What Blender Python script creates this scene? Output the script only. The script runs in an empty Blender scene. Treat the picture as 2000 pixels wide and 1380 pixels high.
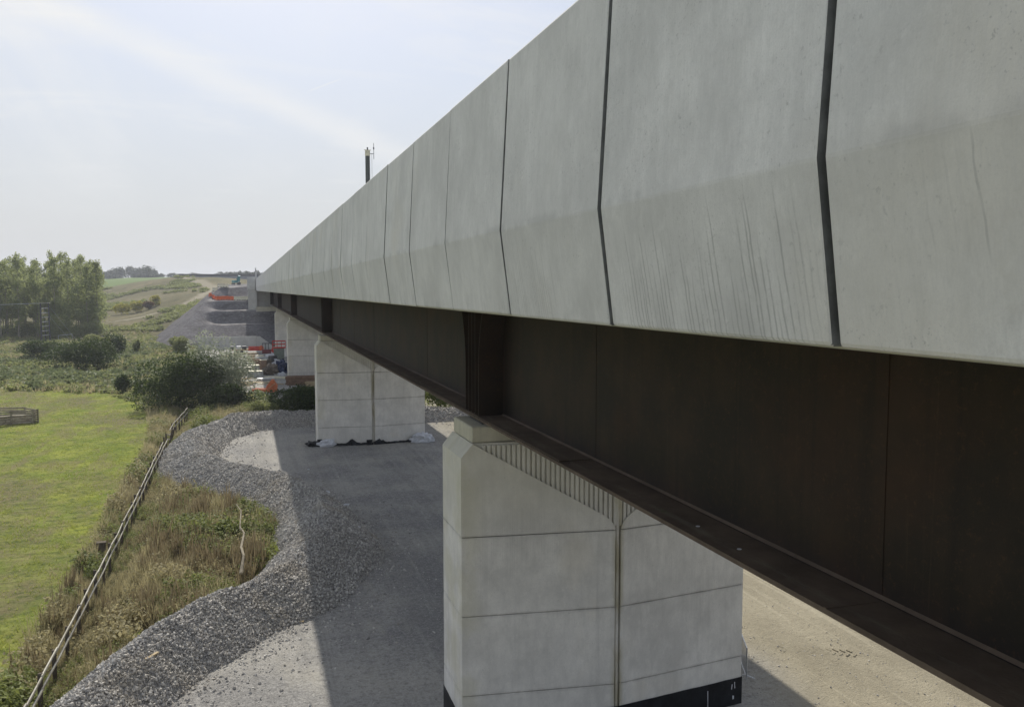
import bpy, bmesh, math, random
import numpy as np
from mathutils import Vector, Matrix, noise as mnoise
rad = math.radians
random.seed(7); RNG = np.random.default_rng(7)
sc = bpy.context.scene
C = sc.collection

# ------------------------------------------------------------------ camera
EYE = 12.1
cam_d = bpy.data.cameras.new('camera'); cam = bpy.data.objects.new('camera', cam_d); C.objects.link(cam)
cam_d.sensor_width = 36; cam_d.lens = 36 * 1659 / 2000
cam_d.clip_start = .1; cam_d.clip_end = 12000
cam.location = (0, 0, EYE)
cam.rotation_euler = (rad(90 - 4.299), 0, -rad(17.486))
sc.camera = cam

# ------------------------------------------------------------------ sky and sun
SUN_EL, SUN_AZ = 43.0, 2.4          # azimuth from +Y towards +X
world = bpy.data.worlds.new('World'); sc.world = world; world.use_nodes = True
wn = world.node_tree; wn.nodes.clear()
def wN(t, **k):
    n = wn.nodes.new(t)
    for a, b in k.items(): setattr(n, a, b)
    return n
def wL(a, b): wn.links.new(a, b)
sky = wN('ShaderNodeTexSky', sky_type='NISHITA', sun_disc=False, sun_elevation=rad(SUN_EL), sun_rotation=rad(SUN_AZ),
         air_density=1.0, dust_density=2.0, ozone_density=1.5, altitude=100)
tc = wN('ShaderNodeTexCoord')
def wmath(op, a, b=None, c=None, clamp=False):
    n = wN('ShaderNodeMath', operation=op); n.use_clamp = clamp
    for i, v in enumerate((a, b, c)):
        if v is None: continue
        if isinstance(v, (int, float)): n.inputs[i].default_value = v
        else: wL(v, n.inputs[i])
    return n.outputs[0]
sep = wN('ShaderNodeSeparateXYZ'); wL(tc.outputs['Generated'], sep.inputs[0])
zc = wmath('ADD', wmath('MAXIMUM', sep.outputs[2], 0.0), .13)
comb = wN('ShaderNodeCombineXYZ')
wL(wmath('DIVIDE', sep.outputs[0], zc), comb.inputs[0]); wL(wmath('DIVIDE', sep.outputs[1], zc), comb.inputs[1])
def wnoise(vec, scale, detail, rough, sx=1, sy=1, rot=0, dist=0):
    mp = wN('ShaderNodeMapping'); mp.inputs['Scale'].default_value = (sx, sy, 1); mp.inputs['Rotation'].default_value = (0, 0, rot)
    wL(vec, mp.inputs[0])
    n = wN('ShaderNodeTexNoise'); n.inputs['Scale'].default_value = scale; n.inputs['Detail'].default_value = detail
    n.inputs['Roughness'].default_value = rough; n.inputs['Distortion'].default_value = dist; wL(mp.outputs[0], n.inputs['Vector'])
    return n.outputs[0]
def wramp(v, a, b):
    n = wN('ShaderNodeMapRange', interpolation_type='SMOOTHSTEP'); n.inputs[1].default_value = a; n.inputs[2].default_value = b
    wL(v, n.inputs[0]); return n.outputs[0]
cirrus = wramp(wnoise(comb.outputs[0], .8, 6, .6, 1.0, .45, .6, .6), .46, .72)
wisps = wramp(wnoise(comb.outputs[0], 2.2, 7, .62, .5, 1.2, -.5, .9), .48, .74)
# an old spread-out vapour trail: a soft band along a great circle of the sky
def band(normal, width, amount, dirc=None, spread=None):
    dn = wN('ShaderNodeVectorMath', operation='DOT_PRODUCT'); dn.inputs[1].default_value = normal
    wL(tc.outputs['Generated'], dn.inputs[0])
    wob = wmath('MULTIPLY', wmath('SUBTRACT', wnoise(comb.outputs[0], 3.0, 6, .65), .5), width * .9)
    d = wmath('ABSOLUTE', wmath('ADD', dn.outputs['Value'], wob))
    f = wmath('MULTIPLY', wmath('SUBTRACT', 1.0, wramp(d, 0, width)), amount)
    if dirc:
        d2 = wN('ShaderNodeVectorMath', operation='DOT_PRODUCT'); d2.inputs[1].default_value = dirc
        wL(tc.outputs['Generated'], d2.inputs[0])
        f = wmath('MULTIPLY', f, wramp(d2.outputs['Value'], math.cos(spread), math.cos(spread * .55)))
    return f
SK = dict(a=Vector((-0.1511, 0.9509, 0.2700)), b=Vector((0.0933, 0.9789, 0.1820)), c=Vector((0.0713, 0.9738, 0.2157)), d=Vector((0.1068, 0.9672, 0.2305)))
trail = band(tuple(SK['a'].cross(SK['b']).normalized()), .026, .5)
thin = band(tuple(SK['c'].cross(SK['d']).normalized()), .0012, .45, tuple(((SK['c'] + SK['d']) / 2).normalized()), .022)
low = wmath('SUBTRACT', 1.0, wramp(sep.outputs[2], 0.0, .32))
hzf = wmath('ADD', .60, wmath('MULTIPLY', low, .34), clamp=True)
mixh = wN('ShaderNodeMix', data_type='RGBA'); wL(hzf, mixh.inputs[0]); wL(sky.outputs[0], mixh.inputs[6])
hcol = wN('ShaderNodeMix', data_type='RGBA'); wL(low, hcol.inputs[0]); hcol.inputs[6].default_value = (4.45, 4.9, 5.75, 1); hcol.inputs[7].default_value = (5.15, 5.3, 5.45, 1); wL(hcol.outputs[2], mixh.inputs[7])
cf = wmath('ADD', wmath('MULTIPLY', cirrus, .62), wmath('MULTIPLY', wisps, .35))
cf = wmath('ADD', wmath('ADD', cf, trail), thin, clamp=True)
cf = wmath('MULTIPLY', cf, wramp(sep.outputs[2], .03, .2))
mixc = wN('ShaderNodeMix', data_type='RGBA'); wL(cf, mixc.inputs[0]); wL(mixh.outputs[2], mixc.inputs[6])
mixc.inputs[7].default_value = (7.4, 7.4, 7.3, 1)
bg = wN('ShaderNodeBackground'); bg.inputs['Strength'].default_value = .099
wL(mixc.outputs[2], bg.inputs[0])
wo = wN('ShaderNodeOutputWorld'); wL(bg.outputs[0], wo.inputs[0])

sun_d = bpy.data.lights.new('sun', 'SUN'); sun = bpy.data.objects.new('sun', sun_d); C.objects.link(sun)
sun_d.energy = 3.7; sun_d.angle = rad(.7); sun_d.color = (1, .95, .86)
S = Vector((math.sin(rad(SUN_AZ)) * math.cos(rad(SUN_EL)), math.cos(rad(SUN_AZ)) * math.cos(rad(SUN_EL)), math.sin(rad(SUN_EL))))
sun.rotation_euler = (-S).to_track_quat('-Z', 'Y').to_euler()
sun.location = S * 200

sc.view_settings.view_transform = 'Standard'; sc.view_settings.look = 'None'
sc.view_settings.exposure = .30; sc.view_settings.gamma = 1; sc.view_settings.use_curve_mapping = False
sc.render.engine = 'CYCLES'
sc.cycles.use_denoising = True
sc.cycles.max_bounces = 6; sc.cycles.diffuse_bounces = 4; sc.cycles.transparent_max_bounces = 8; sc.cycles.volume_bounces = 0

# ------------------------------------------------------------------ helpers: materials
class Mat:
    def __init__(s, name):
        s.m = bpy.data.materials.new(name); s.m.use_nodes = True; s.t = s.m.node_tree
        s.b = s.t.nodes['Principled BSDF']; s.out = s.t.nodes['Material Output']
    def n(s, t, **k):
        n = s.t.nodes.new(t)
        for a, b in k.items(): setattr(n, a, b)
        return n
    def l(s, a, b): s.t.links.new(a, b)
    def pos(s): return s.n('ShaderNodeNewGeometry').outputs['Position']
    def obj(s): return s.n('ShaderNodeTexCoord').outputs['Object']
    def rnd(s): return s.n('ShaderNodeObjectInfo').outputs['Random']
    def attr(s, name):
        a = s.n('ShaderNodeAttribute'); a.attribute_name = name; return a.outputs['Fac']
    def noise(s, vec, scale, detail=4, rough=.55, sxyz=(1, 1, 1), dist=0):
        mp = s.n('ShaderNodeMapping'); mp.inputs['Scale'].default_value = sxyz; s.l(vec, mp.inputs[0])
        x = s.n('ShaderNodeTexNoise'); x.inputs['Scale'].default_value = scale; x.inputs['Detail'].default_value = detail
        x.inputs['Roughness'].default_value = rough; x.inputs['Distortion'].default_value = dist; s.l(mp.outputs[0], x.inputs['Vector'])
        return x.outputs[0]
    def vor(s, vec, scale, feature='F1', out='Distance'):
        x = s.n('ShaderNodeTexVoronoi', feature=feature); x.inputs['Scale'].default_value = scale; s.l(vec, x.inputs['Vector'])
        return x.outputs[out]
    def math(s, op, a, b=None, clamp=False):
        x = s.n('ShaderNodeMath', operation=op); x.use_clamp = clamp
        for i, v in enumerate((a, b)):
            if v is None: continue
            if isinstance(v, (int, float)): x.inputs[i].default_value = v
            else: s.l(v, x.inputs[i])
        return x.outputs[0]
    def ramp(s, v, a, b, lo=0., hi=1.):
        x = s.n('ShaderNodeMapRange', interpolation_type='SMOOTHSTEP')
        for i, q in ((1, a), (2, b), (3, lo), (4, hi)): x.inputs[i].default_value = q
        s.l(v, x.inputs[0]); return x.outputs[0]
    def mix(s, f, a, b, blend='MIX'):
        x = s.n('ShaderNodeMix', data_type='RGBA', blend_type=blend)
        if isinstance(f, (int, float)): x.inputs[0].default_value = f
        else: s.l(f, x.inputs[0])
        for i, v in ((6, a), (7, b)):
            if isinstance(v, tuple): x.inputs[i].default_value = (*v[:3], 1)
            else: s.l(v, x.inputs[i])
        return x.outputs[2]
    def sepz(s, vec):
        x = s.n('ShaderNodeSeparateXYZ'); s.l(vec, x.inputs[0]); return x.outputs
    def bump(s, h, strength, dist):
        x = s.n('ShaderNodeBump'); x.inputs['Strength'].default_value = strength; x.inputs['Distance'].default_value = dist
        s.l(h, x.inputs['Height']); s.l(x.outputs[0], s.b.inputs['Normal'])
    def fin(s, col, rough=.85, spec=.25, metal=0):
        if isinstance(col, tuple): s.b.inputs['Base Color'].default_value = (*col[:3], 1)
        else: s.l(col, s.b.inputs['Base Color'])
        if isinstance(rough, (int, float)): s.b.inputs['Roughness'].default_value = rough
        else: s.l(rough, s.b.inputs['Roughness'])
        s.b.inputs['Specular IOR Level'].default_value = spec; s.b.inputs['Metallic'].default_value = metal
        return s.m

def simple(name, col, rough=.7, var=.25, scale=3., spec=.3, metal=0, grime=(.1, .09, .08), gamt=.25):
    """painted or bare surface with colour drift, per-object tone and a little dirt"""
    k = Mat(name); p = k.pos()
    c = k.mix(k.ramp(k.noise(p, scale, 5), .3, .7), tuple(x * (1 - var) for x in col), tuple(min(1, x * (1 + var * .6)) for x in col))
    c = k.mix(k.math('MULTIPLY', k.ramp(k.noise(p, scale * 2.3, 6, .65), .52, .75), gamt), c, grime)
    k.bump(k.noise(p, scale * 12, 4), .15, .02)
    return k.fin(c, rough, spec, metal)

def concrete(name, base, streak=True, panel=False, joints=False):
    k = Mat(name); p = k.pos(); o = k.sepz(p)
    lo = tuple(x * .84 for x in base); hi = tuple(min(1, x * 1.12) for x in base)
    c = k.mix(k.ramp(k.noise(p, .9, 5, .6), .3, .72), lo, hi)
    c = k.mix(k.ramp(k.noise(p, 5, 6, .65, (1, 1, .3)), .35, .75, 0, .42), c, tuple(x * .70 for x in base))
    c = k.mix(k.ramp(k.noise(p, 17, 5, .7), .45, .75, 0, .22), c, tuple(x * .6 for x in base))
    c = k.mix(k.ramp(k.noise(p, 85, 4, .7), .42, .68, 0, .26), c, tuple(x * .66 for x in base))
    c = k.mix(k.ramp(k.noise(p, 9, 6, .75, (1, 1, .6)), .50, .72, 0, .30), c, tuple(min(1, x * 1.18) for x in base))
    # per-piece tone
    c = k.mix(k.ramp(k.rnd(), 0, 1, 0, .22), c, tuple(x * q for x, q in zip(base, (.80, .80, .78))))
    # warm blotches
    c = k.mix(k.ramp(k.noise(p, .55, 3, .5), .55, .8, 0, .35), c, (base[0] * .92, base[1] * .86, base[2] * .74))
    # pits and freckles
    pit = k.ramp(k.noise(p, 26, 3, .6), .60, .72, 0, .45)
    pit = k.math('MULTIPLY', pit, k.ramp(k.noise(p, 1.3, 3), .42, .65))
    c = k.mix(pit, c, tuple(x * .45 for x in base))
    if streak:
        def runs(freq, seedv, width, share):
            wob = k.math('MULTIPLY', k.math('SUBTRACT', k.noise(p, 5, 2, .5, (1, 1, .9)), .5), .55)
            t = k.math('ADD', k.math('ADD', k.math('MULTIPLY', o[1], freq), k.math('MULTIPLY', o[0], freq)), k.math('ADD', wob, seedv))
            c0 = k.math('FLOOR', t); fr = k.math('SUBTRACT', t, c0)
            wn_ = k.n('ShaderNodeTexWhiteNoise', noise_dimensions='1D'); k.l(c0, wn_.inputs['W'])
            r = k.sepz(wn_.outputs['Color'])
            off = k.math('ADD', k.math('MULTIPLY', r[0], .6), .2)
            ln_ = k.math('SUBTRACT', 1., k.ramp(k.math('ABSOLUTE', k.math('SUBTRACT', fr, off)), width * .35, width))
            return k.math('MULTIPLY', ln_, k.ramp(r[1], 1 - share - .1, 1 - share + .1)), r[2]
        ln, rs = runs(19., .0, .20, .85)
        heavy = k.ramp(k.noise(p, .42, 2), .50, .66, .05, .6)
        if panel: heavy = k.math('MAXIMUM', heavy, k.math('SUBTRACT', 1., k.ramp(k.math('ABSOLUTE', k.math('SUBTRACT', o[1], 4.80)), .85, 1.3)))
        if panel:
            top = k.math('ADD', 12.08, k.math('MULTIPLY', rs, .70))            # where each run begins
            under = k.ramp(k.math('SUBTRACT', top, o[2]), -.02, .38)
            under = k.math('MULTIPLY', under, k.math('SUBTRACT', 1., k.ramp(o[2], 12.70, 12.745)))
            brk = k.ramp(k.noise(p, 9, 3, .6), .30, .50, .35, 1)
            f = k.math('MULTIPLY', k.math('MULTIPLY', ln, heavy), k.math('MULTIPLY', under, brk))
            c = k.mix(k.math('MULTIPLY', f, .62), c, tuple(x * .40 for x in base))
            ln2, rs2 = runs(12., 3.3, .10, .7)
            nearp = k.math('SUBTRACT', 1., k.ramp(k.math('ABSOLUTE', k.math('SUBTRACT', o[1], 2.45)), .25, .55))
            f2 = k.math('MULTIPLY', k.math('MULTIPLY', ln2, nearp), k.math('MULTIPLY', k.ramp(k.math('ABSOLUTE', k.math('SUBTRACT', o[2], 12.47)), .16, .30, 1, 0), brk))
            c = k.mix(k.math('MULTIPLY', f2, .38), c, tuple(x * .42 for x in base))
            blot = k.math('MULTIPLY', k.ramp(k.noise(p, 1.9, 5, .65), .52, .70), k.math('SUBTRACT', 1., k.ramp(o[1], 2.2, 3.2)))
            blot = k.math('MULTIPLY', blot, k.math('SUBTRACT', 1., k.ramp(o[2], 12.3, 12.65)))
            c = k.mix(k.math('MULTIPLY', blot, .45), c, (base[0] * .62, base[1] * .57, base[2] * .50))
            brush = k.ramp(k.noise(p, 1, 4, .6, (70, 70, 2.2)), .40, .70, 0, .22)
            c = k.mix(brush, c, tuple(x * .74 for x in base))
            spk = k.math('MULTIPLY', k.ramp(k.noise(p, 46, 3, .6), .60, .70, 0, .55), k.ramp(k.noise(p, 1.1, 3), .46, .62))
            c = k.mix(spk, c, tuple(x * .48 for x in base))
            # rough soiled edge along the fold and darker patches near the foot
            d = k.math('ABSOLUTE', k.math('SUBTRACT', o[2], 12.76))
            e = k.math('MULTIPLY', k.math('SUBTRACT', 1., k.ramp(d, 0, .075)), k.ramp(k.noise(p, 1.7, 4), .50, .62))
            c = k.mix(k.math('MULTIPLY', e, .26), c, tuple(x * .45 for x in base))
            foot = k.math('MULTIPLY', k.math('SUBTRACT', 1., k.ramp(o[2], 11.84, 12.25)), k.ramp(k.noise(p, 2.4, 5, .65, (1, 1, .5)), .5, .64))
            c = k.mix(k.math('MULTIPLY', foot, .35), c, tuple(x * .55 for x in base))
            lower_tone = k.math('MULTIPLY', k.math('SUBTRACT', 1., k.ramp(o[2], 12.70, 12.745)), .13)  # whole face below the fold evenly a little darker
            c = k.mix(lower_tone, c, tuple(x * .6 for x in base))
        else:
            c = k.mix(k.math('MULTIPLY', k.math('MULTIPLY', ln, heavy), .28), c, tuple(x * .45 for x in base))
            wide = k.ramp(k.noise(p, 1, 4, .6, (3.2, 3.2, .12)), .52, .75, 0, .35)
            c = k.mix(wide, c, tuple(x * .62 for x in base))
    if joints:
        for zj in (1.42, 3.563, 5.676):
            d = k.math('ABSOLUTE', k.math('SUBTRACT', o[2], zj))
            e = k.math('MULTIPLY', k.math('SUBTRACT', 1., k.ramp(d, .01, .10)), k.ramp(k.noise(p, 2.2, 5, .65), .38, .62, .25, 1))
            c = k.mix(k.math('MULTIPLY', e, .5), c, (base[0] * .58, base[1] * .57, base[2] * .57))
        d = k.math('ABSOLUTE', k.math('SUBTRACT', o[0], 9.4504))
        e = k.math('MULTIPLY', k.math('SUBTRACT', 1., k.ramp(d, .05, .22)), k.ramp(k.noise(p, 1, 4, .6, (2, 2, .5)), .35, .6))
        c = k.mix(k.math('MULTIPLY', e, .75), c, (base[0] * .50, base[1] * .46, base[2] * .30))
        d = k.math('SUBTRACT', o[0], 5.23)
        e = k.math('MULTIPLY', k.math('SUBTRACT', 1., k.ramp(d, .1, .8)), k.ramp(k.noise(p, .8, 4, .6), .42, .62))
        c = k.mix(k.math('MULTIPLY', e, .35), c, (base[0] * .72, base[1] * .70, base[2] * .50))
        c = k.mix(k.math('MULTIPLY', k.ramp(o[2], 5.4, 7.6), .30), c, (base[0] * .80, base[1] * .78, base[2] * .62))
    k.bump(k.noise(p, 70, 4), .12, .006)
    return k.fin(c, .88, .2)

def leafmat(name, c1, c2, trans=.4, rough=.6):
    k = Mat(name); t = k.attr('tint')
    c = k.mix(t, c1, c2)
    c = k.mix(k.ramp(k.rnd(), 0, 1, 0, .3), c, tuple(x * .65 for x in c2))
    m = k.fin(c, rough, .25)
    tr = k.n('ShaderNodeBsdfTranslucent'); k.l(k.mix(.5, c, tuple(min(1, x * 1.5) for x in c2)), tr.inputs[0])
    ms = k.n('ShaderNodeMixShader'); ms.inputs[0].default_value = trans
    k.l(k.b.outputs[0], ms.inputs[1]); k.l(tr.outputs[0], ms.inputs[2]); k.l(ms.outputs[0], k.out.inputs[0])
    return m

# ------------------------------------------------------------------ helpers: objects
def tag(o, label=None, cat=None, group=None, kind=None):
    for k, v in (('label', label), ('category', cat), ('group', group), ('kind', kind)):
        if v: o[k] = v
    return o
def thing(name, label, cat, loc=(0, 0, 0), rz=0, group=None):
    o = bpy.data.objects.new(name, None); C.objects.link(o); o.empty_display_size = .3
    o.location = loc; o.rotation_euler = (0, 0, rz)
    return tag(o, label, cat, group)
def link(name, me, mat, parent=None, loc=None, rot=None, scale=None):
    if mat and not me.materials: me.materials.append(mat)
    o = bpy.data.objects.new(name, me); C.objects.link(o); o.parent = parent
    if loc is not None: o.location = loc
    if rot is not None: o.rotation_euler = rot
    if scale is not None: o.scale = scale
    return o
def copy_tree(o, parent=None):
    c = o.copy(); C.objects.link(c); c.parent = parent
    for ch in KIDS.get(o, ()): copy_tree(ch, c)
    return c
KIDS = {}
def dup(root, loc, rz=0, label=None):
    kids = {}
    for q in list(bpy.data.objects):
        if q.parent: kids.setdefault(q.parent, []).append(q)
    KIDS.clear(); KIDS.update(kids)
    r = copy_tree(root); r.location = loc; r.rotation_euler = (0, 0, rz)
    if label: r['label'] = label
    return r
class MB:
    def __init__(s): s.bm = bmesh.new()
    def box(s, x0, x1, y0, y1, z0, z1, mtx=None):
        v = [s.bm.verts.new((x, y, z)) for z in (z0, z1) for x, y in ((x0, y0), (x1, y0), (x1, y1), (x0, y1))]
        if mtx:
            for q in v: q.co = mtx @ q.co
        for f in ((3, 2, 1, 0), (4, 5, 6, 7), (0, 1, 5, 4), (1, 2, 6, 5), (2, 3, 7, 6), (3, 0, 4, 7)): s.bm.faces.new([v[i] for i in f])
        return s
    def loft(s, rings, cap=True):
        R = [[s.bm.verts.new(p) for p in r] for r in rings]
        n = len(R[0])
        for a, b in zip(R, R[1:]):
            for i in range(n): s.bm.faces.new((a[i], a[(i + 1) % n], b[(i + 1) % n], b[i]))
        if cap: s.bm.faces.new(R[0][::-1]); s.bm.faces.new(R[-1])
        return s
    def tube(s, pts, r, n=8, cap=True):
        pts = [Vector(p) for p in pts]; rings = []
        rs = r if isinstance(r, (list, tuple)) else [r] * len(pts)
        for i, p in enumerate(pts):
            d = (pts[min(i + 1, len(pts) - 1)] - pts[max(i - 1, 0)]).normalized()
            a = d.orthogonal().normalized() if abs(d.z) > .9 else d.cross(Vector((0, 0, 1))).normalized()
            b = d.cross(a)
            rings.append([p + a * math.cos(2 * math.pi * k / n) * rs[i] + b * math.sin(2 * math.pi * k / n) * rs[i] for k in range(n)])
        return s.loft(rings, cap)
    def prism(s, poly, y0, y1, axis='y'):
        f = {'y': lambda a, b, t: (a, t, b), 'x': lambda a, b, t: (t, a, b), 'z': lambda a, b, t: (a, b, t)}[axis]
        return s.loft([[f(a, b, t) for a, b in poly] for t in (y0, y1)])
    def bevel(s, w, seg=1):
        bmesh.ops.bevel(s.bm, geom=list(s.bm.edges), offset=w, segments=seg, affect='EDGES', clamp_overlap=True); return s
    def jitter(s, a, seed=0):
        r = random.Random(seed)
        for v in s.bm.verts: v.co += Vector((r.uniform(-a, a), r.uniform(-a, a), r.uniform(-a, a)))
        return s
    def mesh(s, name, smooth=False):
        bmesh.ops.recalc_face_normals(s.bm, faces=s.bm.faces)
        me = bpy.data.meshes.new(name); s.bm.to_mesh(me); s.bm.free()
        if smooth: me.shade_smooth()
        return me
    def build(s, name, mat, parent=None, loc=None, rot=None, smooth=False):
        return link(name, s.mesh(name, smooth), mat, parent, loc, rot)
def npmesh(name, V, F, attrs=None, smooth=False):
    V = np.ascontiguousarray(V, np.float32); F = np.ascontiguousarray(F, np.int32); k = F.shape[1]
    me = bpy.data.meshes.new(name)
    me.vertices.add(len(V)); me.vertices.foreach_set('co', V.ravel())
    me.loops.add(F.size); me.loops.foreach_set('vertex_index', F.ravel())
    me.polygons.add(len(F)); me.polygons.foreach_set('loop_start', np.arange(0, F.size, k, dtype=np.int32))
    me.polygons.foreach_set('use_smooth', np.full(len(F), smooth))
    me.update(calc_edges=True)
    for n, a in (attrs or {}).items():
        at = me.attributes.new(n, 'FLOAT', 'POINT'); at.data.foreach_set('value', np.ascontiguousarray(a, np.float32))
    return me
def euler_np(rx, ry, rz):
    cx, sx, cy, sy, cz, sz = np.cos(rx), np.sin(rx), np.cos(ry), np.sin(ry), np.cos(rz), np.sin(rz)
    M = np.empty((len(rx), 3, 3))
    M[:, 0] = np.stack([cy * cz, sx * sy * cz - cx * sz, cx * sy * cz + sx * sz], 1)
    M[:, 1] = np.stack([cy * sz, sx * sy * sz + cx * cz, cx * sy * sz - sx * cz], 1)
    M[:, 2] = np.stack([-sy, sx * cy, cx * cy], 1)
    return M
def scatter(name, bV, bF, P, rot, scl, tint):
    n = len(P); M = euler_np(*rot.T)
    V = np.einsum('nij,nkj->nki', M, bV[None] * scl[:, None, :]) + P[:, None, :]
    F = (bF[None] + (np.arange(n) * len(bV))[:, None, None]).reshape(-1, bF.shape[1])
    return npmesh(name, V.reshape(-1, 3), F, {'tint': np.repeat(tint, len(bV))})

def fbm(x, y, s, seed=0, oct=4):
    """cheap value noise, vectorised, -1..1"""
    out = np.zeros_like(np.asarray(x, float)); amp = 1.; tot = 0.
    for o in range(oct):
        X = np.asarray(x) * s + seed * 17.3; Y = np.asarray(y) * s - seed * 9.1
        i = np.floor(X).astype(np.int64); j = np.floor(Y).astype(np.int64); fx = X - i; fy = Y - j
        fx = fx * fx * (3 - 2 * fx); fy = fy * fy * (3 - 2 * fy)
        def h(a, b):
            q = (a * 374761393 + b * 668265263 + seed * 1442695041 + o * 97531) & 0x7fffffff
            q = ((q ^ (q >> 13)) * 1274126177) & 0x7fffffff
            return ((q ^ (q >> 16)) & 0xffff) / 32767.5 - 1
        out += amp * ((h(i, j) * (1 - fx) + h(i + 1, j) * fx) * (1 - fy) + (h(i, j + 1) * (1 - fx) + h(i + 1, j + 1) * fx) * fy)
        tot += amp; amp *= .5; s *= 2.03
    return out / tot
def sstep(v, a, b):
    t = np.clip((np.asarray(v, float) - a) / (b - a), 0, 1); return t * t * (3 - 2 * t)
def seg_dist(x, y, pts):
    """distance to polyline and the parameter along it"""
    x = np.asarray(x, float); best = np.full(x.shape, 1e9); par = np.zeros(x.shape)
    for i, ((ax, ay), (bx, by)) in enumerate(zip(pts, pts[1:])):
        dx, dy = bx - ax, by - ay
        t = np.clip(((x - ax) * dx + (y - ay) * dy) / (dx * dx + dy * dy), 0, 1)
        d = np.hypot(x - ax - t * dx, y - ay - t * dy); m = d < best
        best = np.where(m, d, best); par = np.where(m, i + t, par)
    return best, par

# ------------------------------------------------------------------ materials
m_panel = concrete('parapet_concrete', (.775, .76, .742), panel=True)
m_conc = concrete('pier_concrete', (.75, .725, .67), joints=True)
m_plinth = concrete('plinth_concrete', (.60, .57, .46))
m_conc_far = concrete('abutment_concrete', (.58, .57, .54), streak=False)
m_seal = simple('joint_seal_grey', (.02, .021, .021), .8)
m_black = simple('black_bitumen', (.012, .013, .016), .45, .5, gamt=.15)
m_white = simple('white_plastic', (.62, .63, .66), .5, .15)
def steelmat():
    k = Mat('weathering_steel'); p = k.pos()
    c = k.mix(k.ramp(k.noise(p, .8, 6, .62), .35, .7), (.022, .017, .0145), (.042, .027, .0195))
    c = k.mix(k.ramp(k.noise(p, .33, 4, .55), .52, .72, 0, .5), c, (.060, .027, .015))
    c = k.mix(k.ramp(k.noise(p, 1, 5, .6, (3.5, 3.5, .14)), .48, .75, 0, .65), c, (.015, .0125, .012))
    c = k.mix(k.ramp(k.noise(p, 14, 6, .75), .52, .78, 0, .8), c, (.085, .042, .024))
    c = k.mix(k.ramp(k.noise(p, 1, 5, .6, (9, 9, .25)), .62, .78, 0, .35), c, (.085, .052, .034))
    k.bump(k.noise(p, 45, 4), .15, .01)
    return k.fin(c, .66, .28)
m_steel = steelmat()
def flangemat():
    k = Mat('weathered_flange_steel'); p = k.pos(); o = k.sepz(p)
    c = k.mix(k.ramp(k.noise(p, 1.2, 6, .65), .3, .7), (.095, .072, .056), (.155, .117, .090))
    edge = k.math('MULTIPLY', k.math('SUBTRACT', 1., k.ramp(k.math('ABSOLUTE', k.math('SUBTRACT', o[0], 5.98)), 0, .13)), k.ramp(k.noise(p, 3.0, 7, .72, (1.6, .35, 1)), .42, .66))
    c = k.mix(k.math('MULTIPLY', edge, .55), c, (.22, .195, .16))
    moss = k.math('MULTIPLY', edge, k.ramp(k.noise(p, 1.4, 4), .55, .7))
    c = k.mix(k.math('MULTIPLY', moss, .7), c, (.09, .10, .045))
    k.bump(k.noise(p, 25, 5), .3, .02)
    return k.fin(c, .85, .25)
m_flange = flangemat()
m_galv = simple('galvanised_steel', (.55, .56, .57), .4, .15, 6, .5, .6)
m_dark = simple('dark_steel', (.05, .05, .055), .5, .3)
m_mast = simple('mast_paint', (.055, .065, .06), .5, .25, 1.5)
def woodmat(name, a, b):
    k = Mat(name); p = k.pos()
    c = k.mix(k.ramp(k.noise(p, 3, 6, .65), .3, .7), a, b)
    c = k.mix(k.ramp(k.noise(p, 11, 5, .7), .55, .75, 0, .6), c, tuple(x * .45 for x in a))
    c = k.mix(k.ramp(k.rnd(), 0, 1, 0, .35), c, tuple(x * .7 for x in a))
    k.bump(k.noise(p, 30, 4), .3, .02)
    return k.fin(c, .9, .15)
m_wood = woodmat('weathered_wood', (.38, .35, .29), (.60, .57, .49))
m_pen = woodmat('pen_wood', (.22, .19, .14), (.46, .41, .32))
m_post = woodmat('dark_post_wood', (.08, .065, .05), (.15, .125, .095))
m_timber = woodmat('sawn_timber', (.42, .32, .19), (.55, .45, .29))
m_brownwood = woodmat('stained_timber', (.20, .13, .09), (.33, .22, .15))
m_red = simple('red_paint', (.55, .035, .02), .5, .25)
m_orange = simple('orange_plastic', (.72, .13, .03), .55, .2)
m_orange2 = simple('orange_steel', (.62, .17, .06), .55, .2)
m_cream = simple('cream_plastic', (.72, .68, .52), .6, .15)
m_teal = simple('teal_paint', (.03, .25, .27), .45, .2)
m_navy = simple('navy_tarpaulin', (.02, .035, .09), .6, .3)
m_glass = simple('dark_glass', (.02, .025, .03), .1, .1, spec=.6)
m_rock = simple('brown_rubble', (.22, .18, .14), .9, .4)
m_greyc = simple('grey_crate', (.36, .37, .36), .8, .25)
m_dkgreen = simple('grey_green_steel', (.20, .23, .19), .6, .2)

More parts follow.
